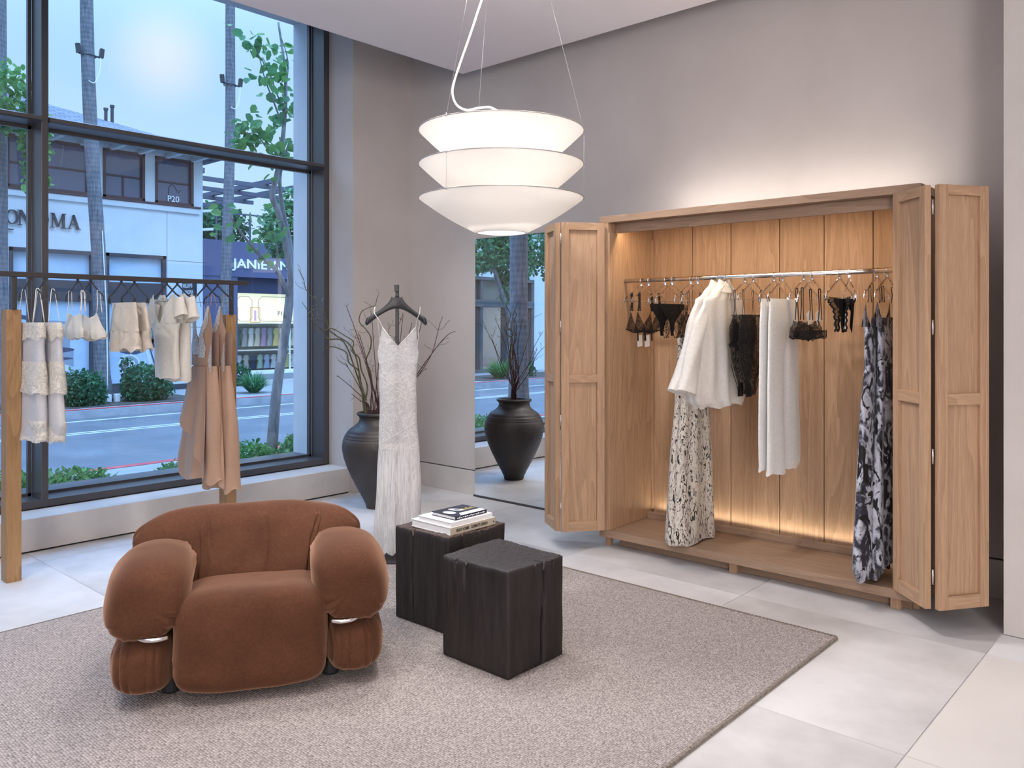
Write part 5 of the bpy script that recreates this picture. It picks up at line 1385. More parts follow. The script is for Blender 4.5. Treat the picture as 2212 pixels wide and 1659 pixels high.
# ------------------------------------------------------------------ white store
WREN = mottled('white_render', (0.66, 0.69, 0.72), (0.72, 0.75, 0.77), 2, 0.9, 0.1)
BRWN = mat('red_brown_joinery', (0.10, 0.045, 0.045), 0.5)
DKB = mat('bronze_frame', (0.06, 0.055, 0.065), 0.5)
WGL = mat('upper_glazing', (0.14, 0.13, 0.19), 0.06, spec=0.8)
SLAT = mottled('interior_grey', (0.26, 0.26, 0.34), (0.36, 0.36, 0.44), 1, 0.8, 0)
POST = mottled('poster_paper', (0.42, 0.56, 0.74), (0.58, 0.70, 0.84), 1.2, 0.5, 0)
def shinB(n, p):
    v = coords(n)
    br = N(n, 'ShaderNodeTexBrick', {'Vector': N(n, 'ShaderNodeMapping', {'Vector': v, 'Rotation': (0, 0, PI / 2)}).outputs[0], 'Scale': 1.0, 'Brick Width': 0.30, 'Row Height': 0.16, 'Mortar Size': 0.012,
                                   'Color1': (0.20, 0.21, 0.25, 1), 'Color2': (0.12, 0.13, 0.16, 1), 'Mortar': (0.05, 0.05, 0.06, 1)})
    n.links.new(br.outputs['Color'], p.inputs['Base Color'])
    bump(n, p, br.outputs['Fac'], 0.5, 0.02)
SHING = mat('roof_shingles', (0.15, 0.16, 0.19), 0.9, build=shinB)
st = thing('shop_building', 'white two-storey shop with shingled hip roof across the street', 'building', (-21, 4, -0.05))
XF = -18.03
b = MB()
yw = [(-2.2, -0.6), (-0.3, 1.2), (1.5, 2.95), (3.2, 4.95), (5.25, 6.823), (7.065, 7.954), (8.179, 9.068)]   # upper windows
ys = [(-2.2, 0.9), (1.2, 2.95), (3.2, 4.95), (5.3, 6.9), (7.12, 8.43)]                                     # shop windows
def band(z0, z1, holes=()):
    y = -2.5
    for a, c in list(holes) + [(9.292, 9.292)]:
        if a > y: b.box(XF - 0.25, XF, y, a, z0, z1)
        y = c
band(-0.05, 0.07); band(0.07, 2.95, ys); band(2.95, 4.12); band(4.12, 5.165, yw); band(5.165, 5.6)
b.box(-28, XF - 0.26, 9.05, 9.29, -0.05, 5.6)
b.build('wall', WREN, st)
MB().box(XF, XF + 0.05, -2.5, 9.205, 3.955, 4.075).build('sill_band', WREN, st, bevel=0.004)
MB().box(XF, XF + 0.07, -2.5, 9.22, 4.078, 4.12).build('sill', BRWN, st)
MB().box(XF, XF + 0.03, -2.5, 9.293, -0.05, 0.075).build('plinth', DKB, st)
b = MB(); b.box(XF + .0005, XF + .002, 8.446, 8.452, 0.3, 3.95); b.box(XF + .0005, XF + .002, 8.45, 9.29, 2.85, 2.858); b.box(XF + .0005, XF + .002, 8.45, 9.29, 1.35, 1.358); build_each(b, 'render_joint', DKB, st)
b = MB()
ex, ey, ez, s_, R_ = -17.3, 9.49, 5.28, 0.394, 8.0
b.v = [(ex, ey, ez), (ex - R_, ey - R_, ez + s_ * R_), (ex - R_, -4, ez + s_ * R_), (ex, -4, ez), (ex - 2 * R_, ey, ez), (ex - 2 * R_, -4, ez)]
b.f = [(0, 3, 2, 1), (0, 1, 4), (1, 2, 5, 4)]; b.m = [0, 0, 0]
b.v += [(x, y, z - 0.10) for x, y, z in b.v[:]]; b.f += [(6, 7, 8, 9), (6, 10, 7), (7, 10, 11, 8), (0, 6, 9, 3), (0, 4, 10, 6)]; b.m += [0] * 5; b.fix = True
b.build('roof', SHING, st)
b = MB()
for k in range(22):
    y = -3.6 + 0.6 * k
    b.box(XF + .02, ex - .03, y, y + 0.09, 5.14, 5.20)
for k in range(4):
    b.box(XF - .6 * k - .5, XF - .6 * k - .41, 9.30, 9.45, 5.14, 5.20)
build_each(b, 'rafter_end', WREN, st)
for y, zt_ in ((7.73, 6.40), (7.59, 6.31)):
    zr = ez + s_ * 1.9
    MB().lathe([(0.036, zr - .25), (0.036, zt_ - .05), (0.05, zt_ - .05), (0.05, zt_), (0, zt_)], 14, (-19.2, y, 0)).build('vent_pipe', DKB, st)
def window(y0, y1, z0, z1, fm, gm, name='window', fw=0.06, rec=0.09, mid=None):
    f = MB()
    for a in ((y0, y0 + fw, z0, z1), (y1 - fw, y1, z0, z1), (y0, y1, z0, z0 + fw), (y0, y1, z1 - fw, z1)):
        f.box(XF - rec, XF + 0.012, *a)
    w = f.build(name, fm, st)
    MB().box(XF - rec - .02, XF - rec, y0 + .01, y1 - .01, z0 + .01, z1 - .01).build('pane', gm, w)
    return w
for i, (y0, y1) in enumerate(yw):
    w = window(y0, y1, 4.12, 5.165, BRWN, WGL, rec=0.07)
    f = MB(); f.box(XF - .069, XF - .05, y0 + .06, y1 - .06, 4.60, 4.64)
    if i not in (4, 6): f.box(XF - .069, XF - .055, (y0 + y1) / 2 - .02, (y0 + y1) / 2 + .02, 4.18, 4.6)
    f.build('glazing_bar', BRWN, w)
wP = w
SIGNW = mat('white_sign_letter', (0.85, 0.86, 0.86), 0.5)
SIGND = mat('dark_sign_letter', (0.05, 0.045, 0.055), 0.5)
text('suite_number', 'P20', 0.185, frame((XF - 0.045, 8.475, 4.195), (0, 1, 0), (0, 0, 1)), SIGNW, wP, ext=0.002, bold=0.004)
b = MB(); b.tube(smooth_path([(XF - .065, 8.52, 4.32), (XF - .065, 8.52, 4.50), (XF - .065, 8.60, 4.58), (XF - .065, 8.68, 4.50), (XF - .065, 8.74, 4.42), (XF - .065, 8.79, 4.47)], 4), 0.008, 6); b.build('scroll_bracket', SIGND, wP)
for i, (y0, y1) in enumerate(ys):
    w = window(y0, y1, 0.075, 2.95, DKB, POST, 'shop_window', 0.075, 0.10)
    f = MB(); f.box(XF - .099, XF - .03, y0 + .07, y1 - .07, 1.90, 2.33)
    f.build('transom_panel', DKB, w)
    if i >= 3:
        cy = (y0 + y1) / 2
        X0 = XF - .098
        PSIL = bpy.data.materials.get('poster_steel') or mat('poster_steel', (0.30, 0.36, 0.46), 0.5)
        PDRK = bpy.data.materials.get('poster_dark') or mat('poster_dark', (0.05, 0.07, 0.13), 0.5)
        PGRN = bpy.data.materials.get('poster_green') or mottled('poster_green', (0.10, 0.25, 0.12), (0.45, 0.55, 0.35), 40, 0.6, 0)
        PWHT = bpy.data.materials.get('poster_white') or mat('poster_white', (0.66, 0.73, 0.82), 0.5)
        def pp2(pts, m, k):
            q = MB(); q.v = [(X0 + .0015 * k, y, z) for y, z in pts]; q.f = [tuple(range(len(pts)))]; q.m = [0]; q.build('poster_print', m, w)
        if i == 3:   # a photograph of stacked steel pots
            pp2([(cy - .35, .95), (cy + .35, .95), (cy + .35, 1.45), (cy - .35, 1.45)], PSIL, 1)
            pp2([(cy - .15, .98), (cy + .05, .98), (cy + .05, 1.43), (cy - .15, 1.43)], PWHT, 2)
            pp2(ell(cy, 1.45, .35, .07), PWHT, 3); pp2(ell(cy, 1.46, .30, .045), PSIL, 4)
            pp2([(cy - .42, .55), (cy + .42, .55), (cy + .42, .88), (cy - .42, .88)], PSIL, 1)
            pp2(ell(cy, .90, .44, .06), PDRK, 2); pp2(ell(cy, .72, .42, .035), PDRK, 2); pp2(ell(cy, .52, .40, .10), PWHT, 2)
            pp2([(cy - .62, 1.55), (cy - .55, 1.62), (cy - .2, 1.52), (cy - .2, 1.46)], PDRK, 3)
        else:        # a photograph of a pan of greens and a plate
            pp2(ell(cy - .05, 1.18, .50, .42), PDRK, 1); pp2(ell(cy - .05, 1.20, .44, .36), PGRN, 2)
            pp2([(cy - .5, 1.1), (cy + .45, 1.1), (cy + .45, .9), (cy - .5, .9)], PDRK, 1)
            pp2(ell(cy - .12, .55, .24, .23), PWHT, 2); pp2(ell(cy - .12, .55, .20, .19), PSIL, 3); pp2(ell(cy - .11, .56, .12, .10), PWHT, 4)
            pp2([(cy + .20, .95), (cy + .28, .95), (cy + .48, .25), (cy + .40, .25)], PWHT, 3)
            pp2([(cy + .30, .95), (cy + .33, .95), (cy + .54, .25), (cy + .51, .25)], PDRK, 3)
# raised serif letters, built stroke by stroke
def letter(ch_, y0, w, z0, h):
    b = MB(); T, t, sf = .052, .018, .03
    def st_(ya, za, yb, zb, th):
        d = Vector((0, yb - ya, zb - za)); n_ = Vector((0, -d.z, d.y)).normalized() * th / 2
        b.obox((XF + .035, (ya + yb) / 2, (za + zb) / 2), d / 2, n_, (.015, 0, 0))
    def ser(y, z, wd): st_(y - wd / 2, z, y + wd / 2, z, .014)
    if ch_ == 'O':
        k = 32; vs = []
        for sx_ in (.02, .05):
            for f_ in (1, 0):
                for i in range(k):
                    a = 2 * PI * i / k; ry = w / 2 - (0 if f_ else T * .95); rz = h / 2 - (0 if f_ else t)
                    vs.append((XF + sx_, y0 + w / 2 + ry * math.cos(a), z0 + h / 2 + rz * math.sin(a)))
        fs = []
        for i in range(k):
            j = (i + 1) % k
            fs += [(i, j, k + j, k + i), (2 * k + i, 3 * k + i, 3 * k + j, 2 * k + j), (i, 2 * k + i, 2 * k + j, j), (k + i, k + j, 3 * k + j, 3 * k + i)]
        b._add(vs, fs); b.fix = True
    elif ch_ == 'N':
        st_(y0 + .03, z0, y0 + .03, z0 + h, t); st_(y0 + w - .03, z0, y0 + w - .03, z0 + h, t); st_(y0 + .04, z0 + h, y0 + w - .03, z0, T)
        ser(y0 + .03, z0, .08); ser(y0 + .02, z0 + h, .08); ser(y0 + w - .03, z0 + h, .08)
    elif ch_ == 'M':
        st_(y0 + .035, z0, y0 + .045, z0 + h, t); st_(y0 + w - .045, z0, y0 + w - .05, z0 + h, T); st_(y0 + .05, z0 + h, y0 + w / 2, z0 + .02, T * .9); st_(y0 + w / 2, z0 + .02, y0 + w - .06, z0 + h, t)
        ser(y0 + .035, z0, .08); ser(y0 + w - .045, z0, .10); ser(y0 + .035, z0 + h, .06); ser(y0 + w - .035, z0 + h, .07)
    elif ch_ == 'A':
        st_(y0 + .03, z0, y0 + w / 2, z0 + h, t); st_(y0 + w / 2 - .01, z0 + h, y0 + w - .035, z0, T); st_(y0 + .07, z0 + h * .35, y0 + w - .08, z0 + h * .35, t)
        ser(y0 + .03, z0, .08); ser(y0 + w - .035, z0, .10)
    elif ch_ == 'S':
        b.tube(smooth_path([(XF + .035, y0 + w - .02, z0 + h * .82), (XF + .035, y0 + w * .55, z0 + h * .97), (XF + .035, y0 + .03, z0 + h * .76), (XF + .035, y0 + w * .5, z0 + h * .5), (XF + .035, y0 + w - .02, z0 + h * .25), (XF + .035, y0 + w * .45, z0 + h * .03), (XF + .035, y0 + .01, z0 + h * .2)], 5), .02, 8)
    b.build('sign_letter', SIGND, st)
for c_, y0, w in (('S', 5.0, .17), ('O', 5.225, .24), ('N', 5.455, .24), ('O', 5.735, .27), ('M', 6.035, .295), ('A', 6.36, .235)):
    letter(c_, y0, w, 3.39, .285)
b = MB(); b.box(XF + .02, XF + .05, 4.3, 5.37, 3.275, 3.295); b.build('sign_rule', SIGND, st)
bs = thing('blade_sign', 'small black projecting shop sign with white lettering on the white store corner', 'sign', (-17.7, 8.8, 2.05))
MB().box(-17.98, -17.38, 8.78, 8.82, 2.06, 2.38).build('board', BLACK, bs)
b = MB(); b.bar((-18.03, 8.8, 2.41), (-17.4, 8.8, 2.41), .02, .02); b.build('bracket', BLACKM, bs)
text('lettering', 'WILLIAMS', 0.13, frame((-17.96, 8.779, 2.245), (1, 0, 0), (0, 0, 1)), SIGNW, bs, ext=.001, bold=.003, sx=0.78)
text('lettering', 'SONOMA', 0.13, frame((-17.94, 8.779, 2.10), (1, 0, 0), (0, 0, 1)), SIGNW, bs, ext=.001, bold=.003, sx=0.84)
for z in (4.05, 3.62):
    b = thing('security_camera', 'white security camera on the corner of the white store, ' + ('upper of the two' if z > 4 else 'lower of the two'), 'camera', (XF, 9.30, z), 0)
    q = MB(); q.bar((XF - .05, 9.292, z), (XF + .0, 9.55, z + .03), 0.06, 0.06); q.build('housing', SIGNW, b, bevel=.006)
    q = MB(); q.bar((XF, 9.551, z + .03), (XF, 9.556, z + .03), .05, .05); q.build('lens', BLACK, b)

# ------------------------------------------------------------------ navy shop with lit window
NAVY = mottled('navy_render', (0.10, 0.105, 0.19), (0.13, 0.135, 0.23), 1, 0.7, 0)
NAVD = mat('dark_navy', (0.03, 0.035, 0.08), 0.6)
n2 = thing('shop_building', 'low navy shop with a lit glass front and terrace pergola', 'building', (-21, 13, -0.05))
X2 = -19.3
b = MB(); b.box(X2 - 8, X2, 9.31, 18, 2.64, 3.55); b.build('fascia', NAVY, n2)
b = MB(); b.box(X2 - .3, X2 - .15, 10.88, 18, 2.235, 2.639); b.build('window_head', NAVD, n2)
b = MB(); b.box(X2 - .35, X2 - .02, 9.31, 10.9, -0.049, 2.639); b.box(X2 - .35, X2 - .02, 15.5, 18, -0.049, 2.639); build_each(b, 'pier', NAVY, n2)
CREAMI = mat('shop_interior', (0.78, 0.80, 0.70), 0.8)
b = MB(); b.box(-22.6, -22.5, 9.4, 17.5, 0.0, 2.63); b.box(-22.5, X2 - .36, 9.4, 9.5, 0, 2.63); b.box(-22.5, X2 - .36, 17.4, 17.5, 0, 2.63); b.box(-22.5, X2 - .36, 9.5, 17.4, 2.5, 2.63); build_each(b, 'inner_wall', CREAMI, n2)
MB().box(-22.5, X2 - .1, 9.5, 17.4, -0.049, 0.10).build('shop_floor', CONC, n2)
MB().box(X2 - .22, X2 - .21, 10.9, 15.5, 0.2, 2.235).build('shop_glass', GLASS, n2)
b = MB(); b.box(X2 - .25, X2 - .15, 10.9, 15.5, 0.10, 0.2); b.box(X2 - .23, X2 - .20, 12.55, 12.58, .2, 2.235); b.box(X2 - .23, X2 - .20, 13.9, 13.93, .2, 2.235); build_each(b, 'glass_frame', SIGNW, n2)
b = MB(); b.tube([(X2 - .18, 12.50, 0.62), (X2 - .15, 12.50, 0.62), (X2 - .15, 12.50, 1.12), (X2 - .18, 12.50, 1.12)], .014, 8); b.build('door_pull', CHROME, n2)
text('suite_number', 'P11', 0.16, frame((X2 - .208, 12.18, 1.66), (0, 1, 0), (0, 0, 1)), SIGND, n2, ext=.001, bold=.003)
text('sign', 'JANIE AND JACK', 0.335, frame((X2 + .002, 10.76, 2.87), (0, 1, 0), (0, 0, 1)), SIGNW, n2, ext=.02, bold=.006, sx=1.18)
b = MB()
for y0, y1 in ((10.98, 11.42), (11.6, 13.2)):
    pts = [(X2 - .207, y0 + .1, 1.5), (X2 - .207, y0, 1.58), (X2 - .207, y0, 2.05), (X2 - .207, y0 + .1, 2.15), (X2 - .207, y1 - .1, 2.15), (X2 - .207, y1, 2.05), (X2 - .207, y1, 1.58), (X2 - .207, y1 - .1, 1.5), (X2 - .207, y0 + .1, 1.5)]
    b.tube(pts, .006, 4)
build_each(b, 'glass_line_decal', SIGND, n2)
light('shop_window_light', 'AREA', (-20.9, 12.7, 2.45), 95, (0.98, 1.0, 0.88), target=(-20.9, 12.7, 0), shape='RECTANGLE', size=2.4, size_y=4.0)
SHELF = mat('white_shelf', (0.75, 0.76, 0.72), 0.5)
for z in (1.46, 0.70):
    q = thing('shelf', 'white display shelf with clothes rail in the lit shop, ' + ('upper one' if z > 1 else 'lower one'), 'shelf', (-21.3, 13, z - .2))
    MB().box(-22.49, -20.8, 11.0, 16.5, z - .03, z).build('board', SHELF, q)
    MB().tube([(-21.1, 11.0, z - .13), (-21.1, 16.5, z - .13)], .012, 8).build('rail', BLACKM, q)
    b = MB()
    for y in (11.2, 13.2, 15.2): b.tube([(-21.1, y, z - .031), (-21.1, y, z - .13)], .008, 6)
    build_each(b, 'rail_hanger', BLACKM, q)
cc = [('dark green', (0.03, 0.10, 0.07)), ('grey floral', (0.34, 0.35, 0.40)), ('cream', (0.60, 0.57, 0.48)), ('lilac', (0.40, 0.28, 0.48)), ('yellow', (0.62, 0.58, 0.20)), ('white', (0.68, 0.70, 0.70)), ('pale blue', (0.42, 0.50, 0.66)), ('mint', (0.45, 0.60, 0.45)), ('navy', (0.03, 0.035, 0.07))]
CM = {c: cloth('childrens_' + c.replace(' ', '_'), v, scale=14, transl=0, bs=0) for c, v in cc}
o1 = ['white', 'dark green', 'grey floral', 'white', 'cream', 'lilac', 'grey floral', 'yellow', 'white', 'pale blue', 'cream', 'mint', 'white', 'lilac']
o2 = ['pale blue', 'white', 'cream', 'navy', 'mint', 'pale blue', 'white', 'cream', 'yellow', 'white', 'mint', 'grey floral']
cnt = {}
for row, (lst, zt_, L) in enumerate(((o1, 1.31, .52), (o2, .55, .40))):
    for i, c in enumerate(lst):
        y = 11.72 + (0.20 if row == 0 else 0.22) * i
        g = thing('child_dress', ('' if lst.count(c) == 1 else ['first ', 'second ', 'third ', 'fourth '][lst[:i].count(c)]) + f"{c} child's dress from the left on the lit shop's {'upper' if row == 0 else 'lower'} rail", 'dress', (-21.1, y, zt_ - L), 0.35, "children's clothes in the lit shop")
        q = MB(); w = .075
        prof = [(-w * .9, .0 + L - .02), (-w * .3, L), (w * .3, L), (w * .9, L - .02), (w * 1.35, L - .14), (w * .9, L - .15), (w * .8, L * .55), (w * 1.5, 0), (-w * 1.5, .0), (-w * .8, L * .55), (-w * .9, L - .15), (-w * 1.35, L - .14)]
        q.prism(prof, 'y', -.03, .03)
        q.v = [(p[1] * .6, p[0] * 1.2, p[2]) for p in q.v]
        q.build('body', CM[c], g, world=False)
        q = MB(); q.tube([(0, 0, L), (0, 0, L + .02)], .004, 5); q.build('hanger_hook', CHROME, g, world=False)
for i, (y, m_, lab) in enumerate(((12.05, (0.62, 0.62, 0.64), 'small framed print with grey figure on the lit shop shelf, left one'), (12.75, (0.72, 0.66, 0.62), 'gold framed print with pink figure on the lit shop shelf'))):
    q = thing('picture_frame', lab, 'picture', (-21.6, y, 1.461))
    MB().box(-21.62, -21.60, y - .16, y + .16, 1.461, 1.92).build('frame', mat('gilt_frame', (0.45, 0.32, 0.16), 0.5) if i == 0 else bpy.data.materials['gilt_frame'], q)
    MB().box(-21.599, -21.597, y - .13, y + .13, 1.49, 1.89).build('print', mat('print_paper', m_, 0.7), q)
    MB().box(-21.5965, -21.596, y - .04, y + .03, 1.52, 1.82).build('figure', CM['lilac'] if i else CM['grey floral'], q)
PERG = mat('pergola_timber', (0.10, 0.105, 0.14), 0.7)
pg = thing('pergola', 'dark timber pergola above the navy shop terrace', 'pergola', (-23, 13, 3.55))
for k in range(7):
    x = -19.6 - 1.45 * k
    MB().box(x - .04, x + .04, 9.4, 13.2, 5.05, 5.16).build('beam', PERG, pg)
for y in (9.9, 11.9, 12.9):
    MB().box(-28.6, -19.2, y - .05, y + .05, 5.165, 5.29).build('cross_beam', PERG, pg)
for x in (-20.6, -24, -27.5):
    for y in (9.9, 12.9): MB().box(x - .06, x + .06, y - .07, y + .07, 3.551, 5.049).build('post', PERG, pg)
tr_ = thing('terrace_railing', 'dark railing along the edge of the navy shop roof terrace', 'railing', (X2 - .3, 13, 3.55))
b = MB(); b.box(X2 - .33, X2 - .29, 9.35, 18, 4.28, 4.32); b.build('top_rail', PERG, tr_)
for k in range(9):
    y = 9.5 + .95 * k
    MB().box(X2 - .33, X2 - .29, y, y + .04, 3.551, 4.279).build('baluster', PERG, tr_)

# ------------------------------------------------------------------ brown shop further down the street (seen in the mirror)
BRN = mottled('brown_cladding', (0.13, 0.115, 0.11), (0.17, 0.15, 0.145), 2, 0.6, 0)
n3 = thing('shop_building', 'low brown shop with clerestory windows, seen only in the mirror', 'building', (-20, -7, -0.05))
b = MB(); b.box(XF - 6, XF, -11.35, -2.6, 2.9, 3.0); b.box(XF - .3, XF, -11.35, -2.6, 2.04, 2.27); b.box(XF - .3, XF, -11.35, -2.6, -0.049, 0.05)
for k in range(8): b.box(XF - .3, XF - .02, -11.35 + 1.236 * k - .0, -11.35 + 1.236 * k + .12, 0.05, 2.9)
b.box(XF - .3, XF - .02, -2.72, -2.6, .05, 2.9)
b.build('wall', BRN, n3)
for k in range(7):
    y = -11.35 + 1.236 * k
    MB().box(XF - .2, XF - .19, y + .121, y + 1.235, 2.271, 2.899).build('clerestory_pane', mat('clerestory_glass', (0.24, 0.21, 0.17), 0.1) if k == 0 else bpy.data.materials['clerestory_glass'], n3)
    MB().box(XF - .16, XF - .15, y + .121, y + 1.235, .051, 2.039).build('shop_glass', GLASS, n3)
MB().box(XF - 2.6, XF - 2.5, -11.3, -2.65, 0, 2.8).build('inner_wall', SLAT, n3)
MB().box(XF - 6, XF - .31, -11.3, -2.65, 2.5, 2.8).build('inner_ceiling', CREAMI, n3)
MB().box(XF - 6, XF - .31, -11.3, -2.65, -.049, .04).build('shop_floor', CONC, n3)
light('brown_shop_light', 'AREA', (XF - 1.4, -8, 2.45), 60, (1.0, 0.95, 0.88), target=(XF - 1.4, -8, 0), shape='RECTANGLE', size=1.6, size_y=5.0)
dsp = thing('display_unit', 'white display unit with lit shelves in the brown shop, reflected in the mirror', 'shelf', (XF - .6, -8.8, 0.041))
MB().box(XF - .75, XF - .70, -9.25, -8.2, .041, 2.0).build('back_panel', PWHT, dsp)
for k in range(5):
    z = .35 + .24 * k
    MB().box(XF - .695, XF - .45, -9.2, -8.5, z, z + .03).build('shelf_board', SHELF, dsp)
    for j in range(5):
        MB().lathe([(0, 0), (.03, 0), (.03, .07), (.012, .09), (.012, .11), (0, .11)], 10, (XF - .55, -9.1 + .13 * j, z + .0305)).build('jar', CM['cream'] if (j + k) % 2 else CM['navy'], dsp)
n4 = thing('shop_building', 'plain white rendered building beyond the brown shop, seen in the mirror', 'building', (-20, -14, -0.05))
MB().box(XF - 5, XF, -20, -11.36, -0.049, 4.6).build('wall', WREN, n4)
MB().box(XF - 5, XF + .2, -20, -11.36, 4.61, 4.75).build('coping', DKB, n4)
MB().box(XF - .01, XF + .03, -13.0, -12.2, .1, 2.1).build('door', DKB, n4)

# ------------------------------------------------------------------ trees and plants
PALMB = None
def palmB(n, p):
    v = coords(n)
    sx = N(n, 'ShaderNodeSeparateXYZ', {0: v})
    nz_ = N(n, 'ShaderNodeTexNoise', {'Vector': v, 'Scale': 3.0, 'Detail': 4})
    z = N(n, 'ShaderNodeMath', {0: nz_.outputs['Fac'], 1: 0.10, 2: sx.outputs['Z']}, operation='MULTIPLY_ADD')
    w = N(n, 'ShaderNodeMath', {0: z.outputs[0], 1: 70.0}, operation='MULTIPLY')
    s = N(n, 'ShaderNodeMath', {0: w.outputs[0]}, operation='SINE')
    f = N(n, 'ShaderNodeTexNoise', {'Vector': N(n, 'ShaderNodeMapping', {'Vector': v, 'Scale': (1, 1, .15)}).outputs[0], 'Scale': 30, 'Detail': 3})
    a = N(n, 'ShaderNodeMath', {0: s.outputs[0], 1: 0.07, 2: f.outputs['Fac']}, operation='MULTIPLY_ADD')
    n.links.new(ramp_(n, a.outputs[0], [(0.3, (0.11, 0.11, 0.125)), (0.7, (0.215, 0.21, 0.225))]), p.inputs['Base Color'])
    bump(n, p, a.outputs[0], 0.6, 0.02)
PALM = mat('palm_bark', (0.2, 0.19, 0.2), 0.9, build=palmB)
BARK = mottled('grey_bark', (0.16, 0.15, 0.15), (0.34, 0.33, 0.33), 14, 0.9, 0.3, stretch=(1, 1, .3))
def leafm(name, a, b): 
    def B(n, p):
        oi = N(n, 'ShaderNodeNewGeometry')
        n.links.new(ramp_(n, oi.outputs['Random Per Island'], [(0.0, a), (1.0, b)]), p.inputs['Base Color'])
        tr = N(n, 'ShaderNodeBsdfTranslucent'); n.links.new(ramp_(n, oi.outputs['Random Per Island'], [(0.0, a), (1.0, b)]), tr.inputs[0])
        ms = N(n, 'ShaderNodeMixShader', {0: 0.35, 1: p.outputs[0], 2: tr.outputs[0]})
        n.links.new(ms.outputs[0], n.nodes['Material Output'].inputs['Surface'])
    return mat(name, a, 0.55, build=B)
LEAF1 = leafm('broad_leaf', (0.05, 0.16, 0.07), (0.16, 0.36, 0.14))
LEAF2 = leafm('street_tree_leaf', (0.05, 0.15, 0.07), (0.16, 0.38, 0.15))
LEAF3 = leafm('shrub_leaf', (0.025, 0.10, 0.05), (0.07, 0.22, 0.09))
LEAF4 = leafm('hedge_leaf', (0.05, 0.17, 0.05), (0.22, 0.42, 0.12))
GRASSM = leafm('strap_leaf', (0.05, 0.17, 0.08), (0.14, 0.36, 0.14))
def palm(label, x, y, pts, seed):
    r = thing('palm_tree', label, 'tree', (x, y, -0.05), 0, 'palm trunks on the pavement' )
    P_ = smooth_path([(y_[0], y_[1], y_[2]) for y_ in pts], 8)
    n_ = len(P_); z0 = P_[0].z
    rad = []
    for i, p in enumerate(P_):
        h = p.z + .05
        rad.append(pts[0][3] * (0.86 + 0.55 * math.exp(-h / .35)) * (1 - 0.018 * h) * (1 + .012 * math.sin(i * 2.7)))
    MB().tube(P_, rad, 24).build('trunk', PALM, r, smooth=True)
    return r
def floods(r, x, y, z, parent_label, rad=.12):
    b = MB(); b.tube([(x + rad * 1.05 * math.cos(2 * PI * k / 20), y + rad * 1.05 * math.sin(2 * PI * k / 20), z) for k in range(21)], .012, 6, caps=False); b.bar((x + .06, y - .20, z), (x + .06, y + .20, z), .02, .03); b.build('floodlight_bracket', BLACKM, r)
    for s in (-1, 1):
        b = MB(); b.bar((x + .06, y + s * .2, z + .0), (x + .06, y + s * .22, z + .17), .07, .07); b.build('floodlight', BLACKM, r)
    b = MB(); b.tube(smooth_path([(x + .12, y + .17, z - .02), (x + .14, y + .14, z - .3), (x + .14, y + .05, z - .52), (x + .13, y - .05, z - .5)], 4), .009, 5); b.build('cable', SIGNW, r)
p1 = palm('tall palm trunk with twin floodlights, bushes at its foot, across the street', -16.24, 6.364, [(-16.24, 6.364, -.05, .155), (-16.24, 6.33, 1.2, 0), (-16.24, 6.288, 2.75, 0), (-16.24, 6.154, 4.93, 0), (-16.24, 6.071, 7.5, 0), (-16.24, 6.02, 13, 0)], 1)
floods(p1, -16.24, 6.11, 6.48, '')
b = MB(); b.box(-16.08, -15.98, 6.34, 6.43, -.049, .10); b.box(-16.02, -15.92, 6.47, 6.56, -.049, .10); build_each(b, 'junction_box', SIGNW, p1, bevel=.01)
b = MB(); b.tube([(-16.08, 6.39, .1), (-16.10, 6.38, 1.6), (-16.10, 6.30, 3.2)], .010, 6); b.build('conduit', SIGNW, p1)
p2 = palm('straight palm trunk with twin floodlights, beside the pergola', -16.24, 8.86, [(-16.24, 8.83, -.05, .135), (-16.24, 8.86, 1.2, 0), (-16.24, 8.90, 2.75, 0), (-16.24, 8.985, 5.4, 0), (-16.24, 8.99, 8.4, 0), (-16.24, 9.0, 13, 0)], 2)
floods(p2, -16.24, 8.985, 6.55, '')
palm('palm trunk cut off by the left edge of the view', -16.24, 4.55, [(-16.24, 4.55, -.05, .25), (-16.24, 4.55, 1.4, 0), (-16.24, 4.55, 4, 0), (-16.24, 4.54, 8, 0), (-16.24, 4.5, 13, 0)], 3)
palm('stout ringed palm trunk close outside the window, seen in the mirror', -7.75, 1.03, [(-7.75, 1.03, -.05, .155), (-7.75, 1.03, 1.4, 0), (-7.75, 1.04, 3, 0), (-7.75, 1.05, 8, 0), (-7.75, 1.05, 12, 0)], 4)
def leafshape(size, ratio=.62, fold=.12):
    s = size
    v = [(0, 0, 0), (s * .16, s * ratio * .40, s * fold), (s * .55, s * ratio * .52, s * fold), (s * .88, s * ratio * .28, s * fold * .6), (s, 0, s * -.05), (s * .88, -s * ratio * .28, s * fold * .6), (s * .55, -s * ratio * .52, s * fold), (s * .16, -s * ratio * .40, s * fold)]
    return v, [(0, 4, 3, 2, 1), (0, 7, 6, 5, 4)]
def rndrot(rr, up=0.0):
    return Matrix.Rotation(rr.uniform(0, 2 * PI), 4, 'Z') @ Matrix.Rotation(rr.uniform(-1.2, 1.2) + up, 4, 'Y') @ Matrix.Rotation(rr.uniform(-.9, .9), 4, 'X')
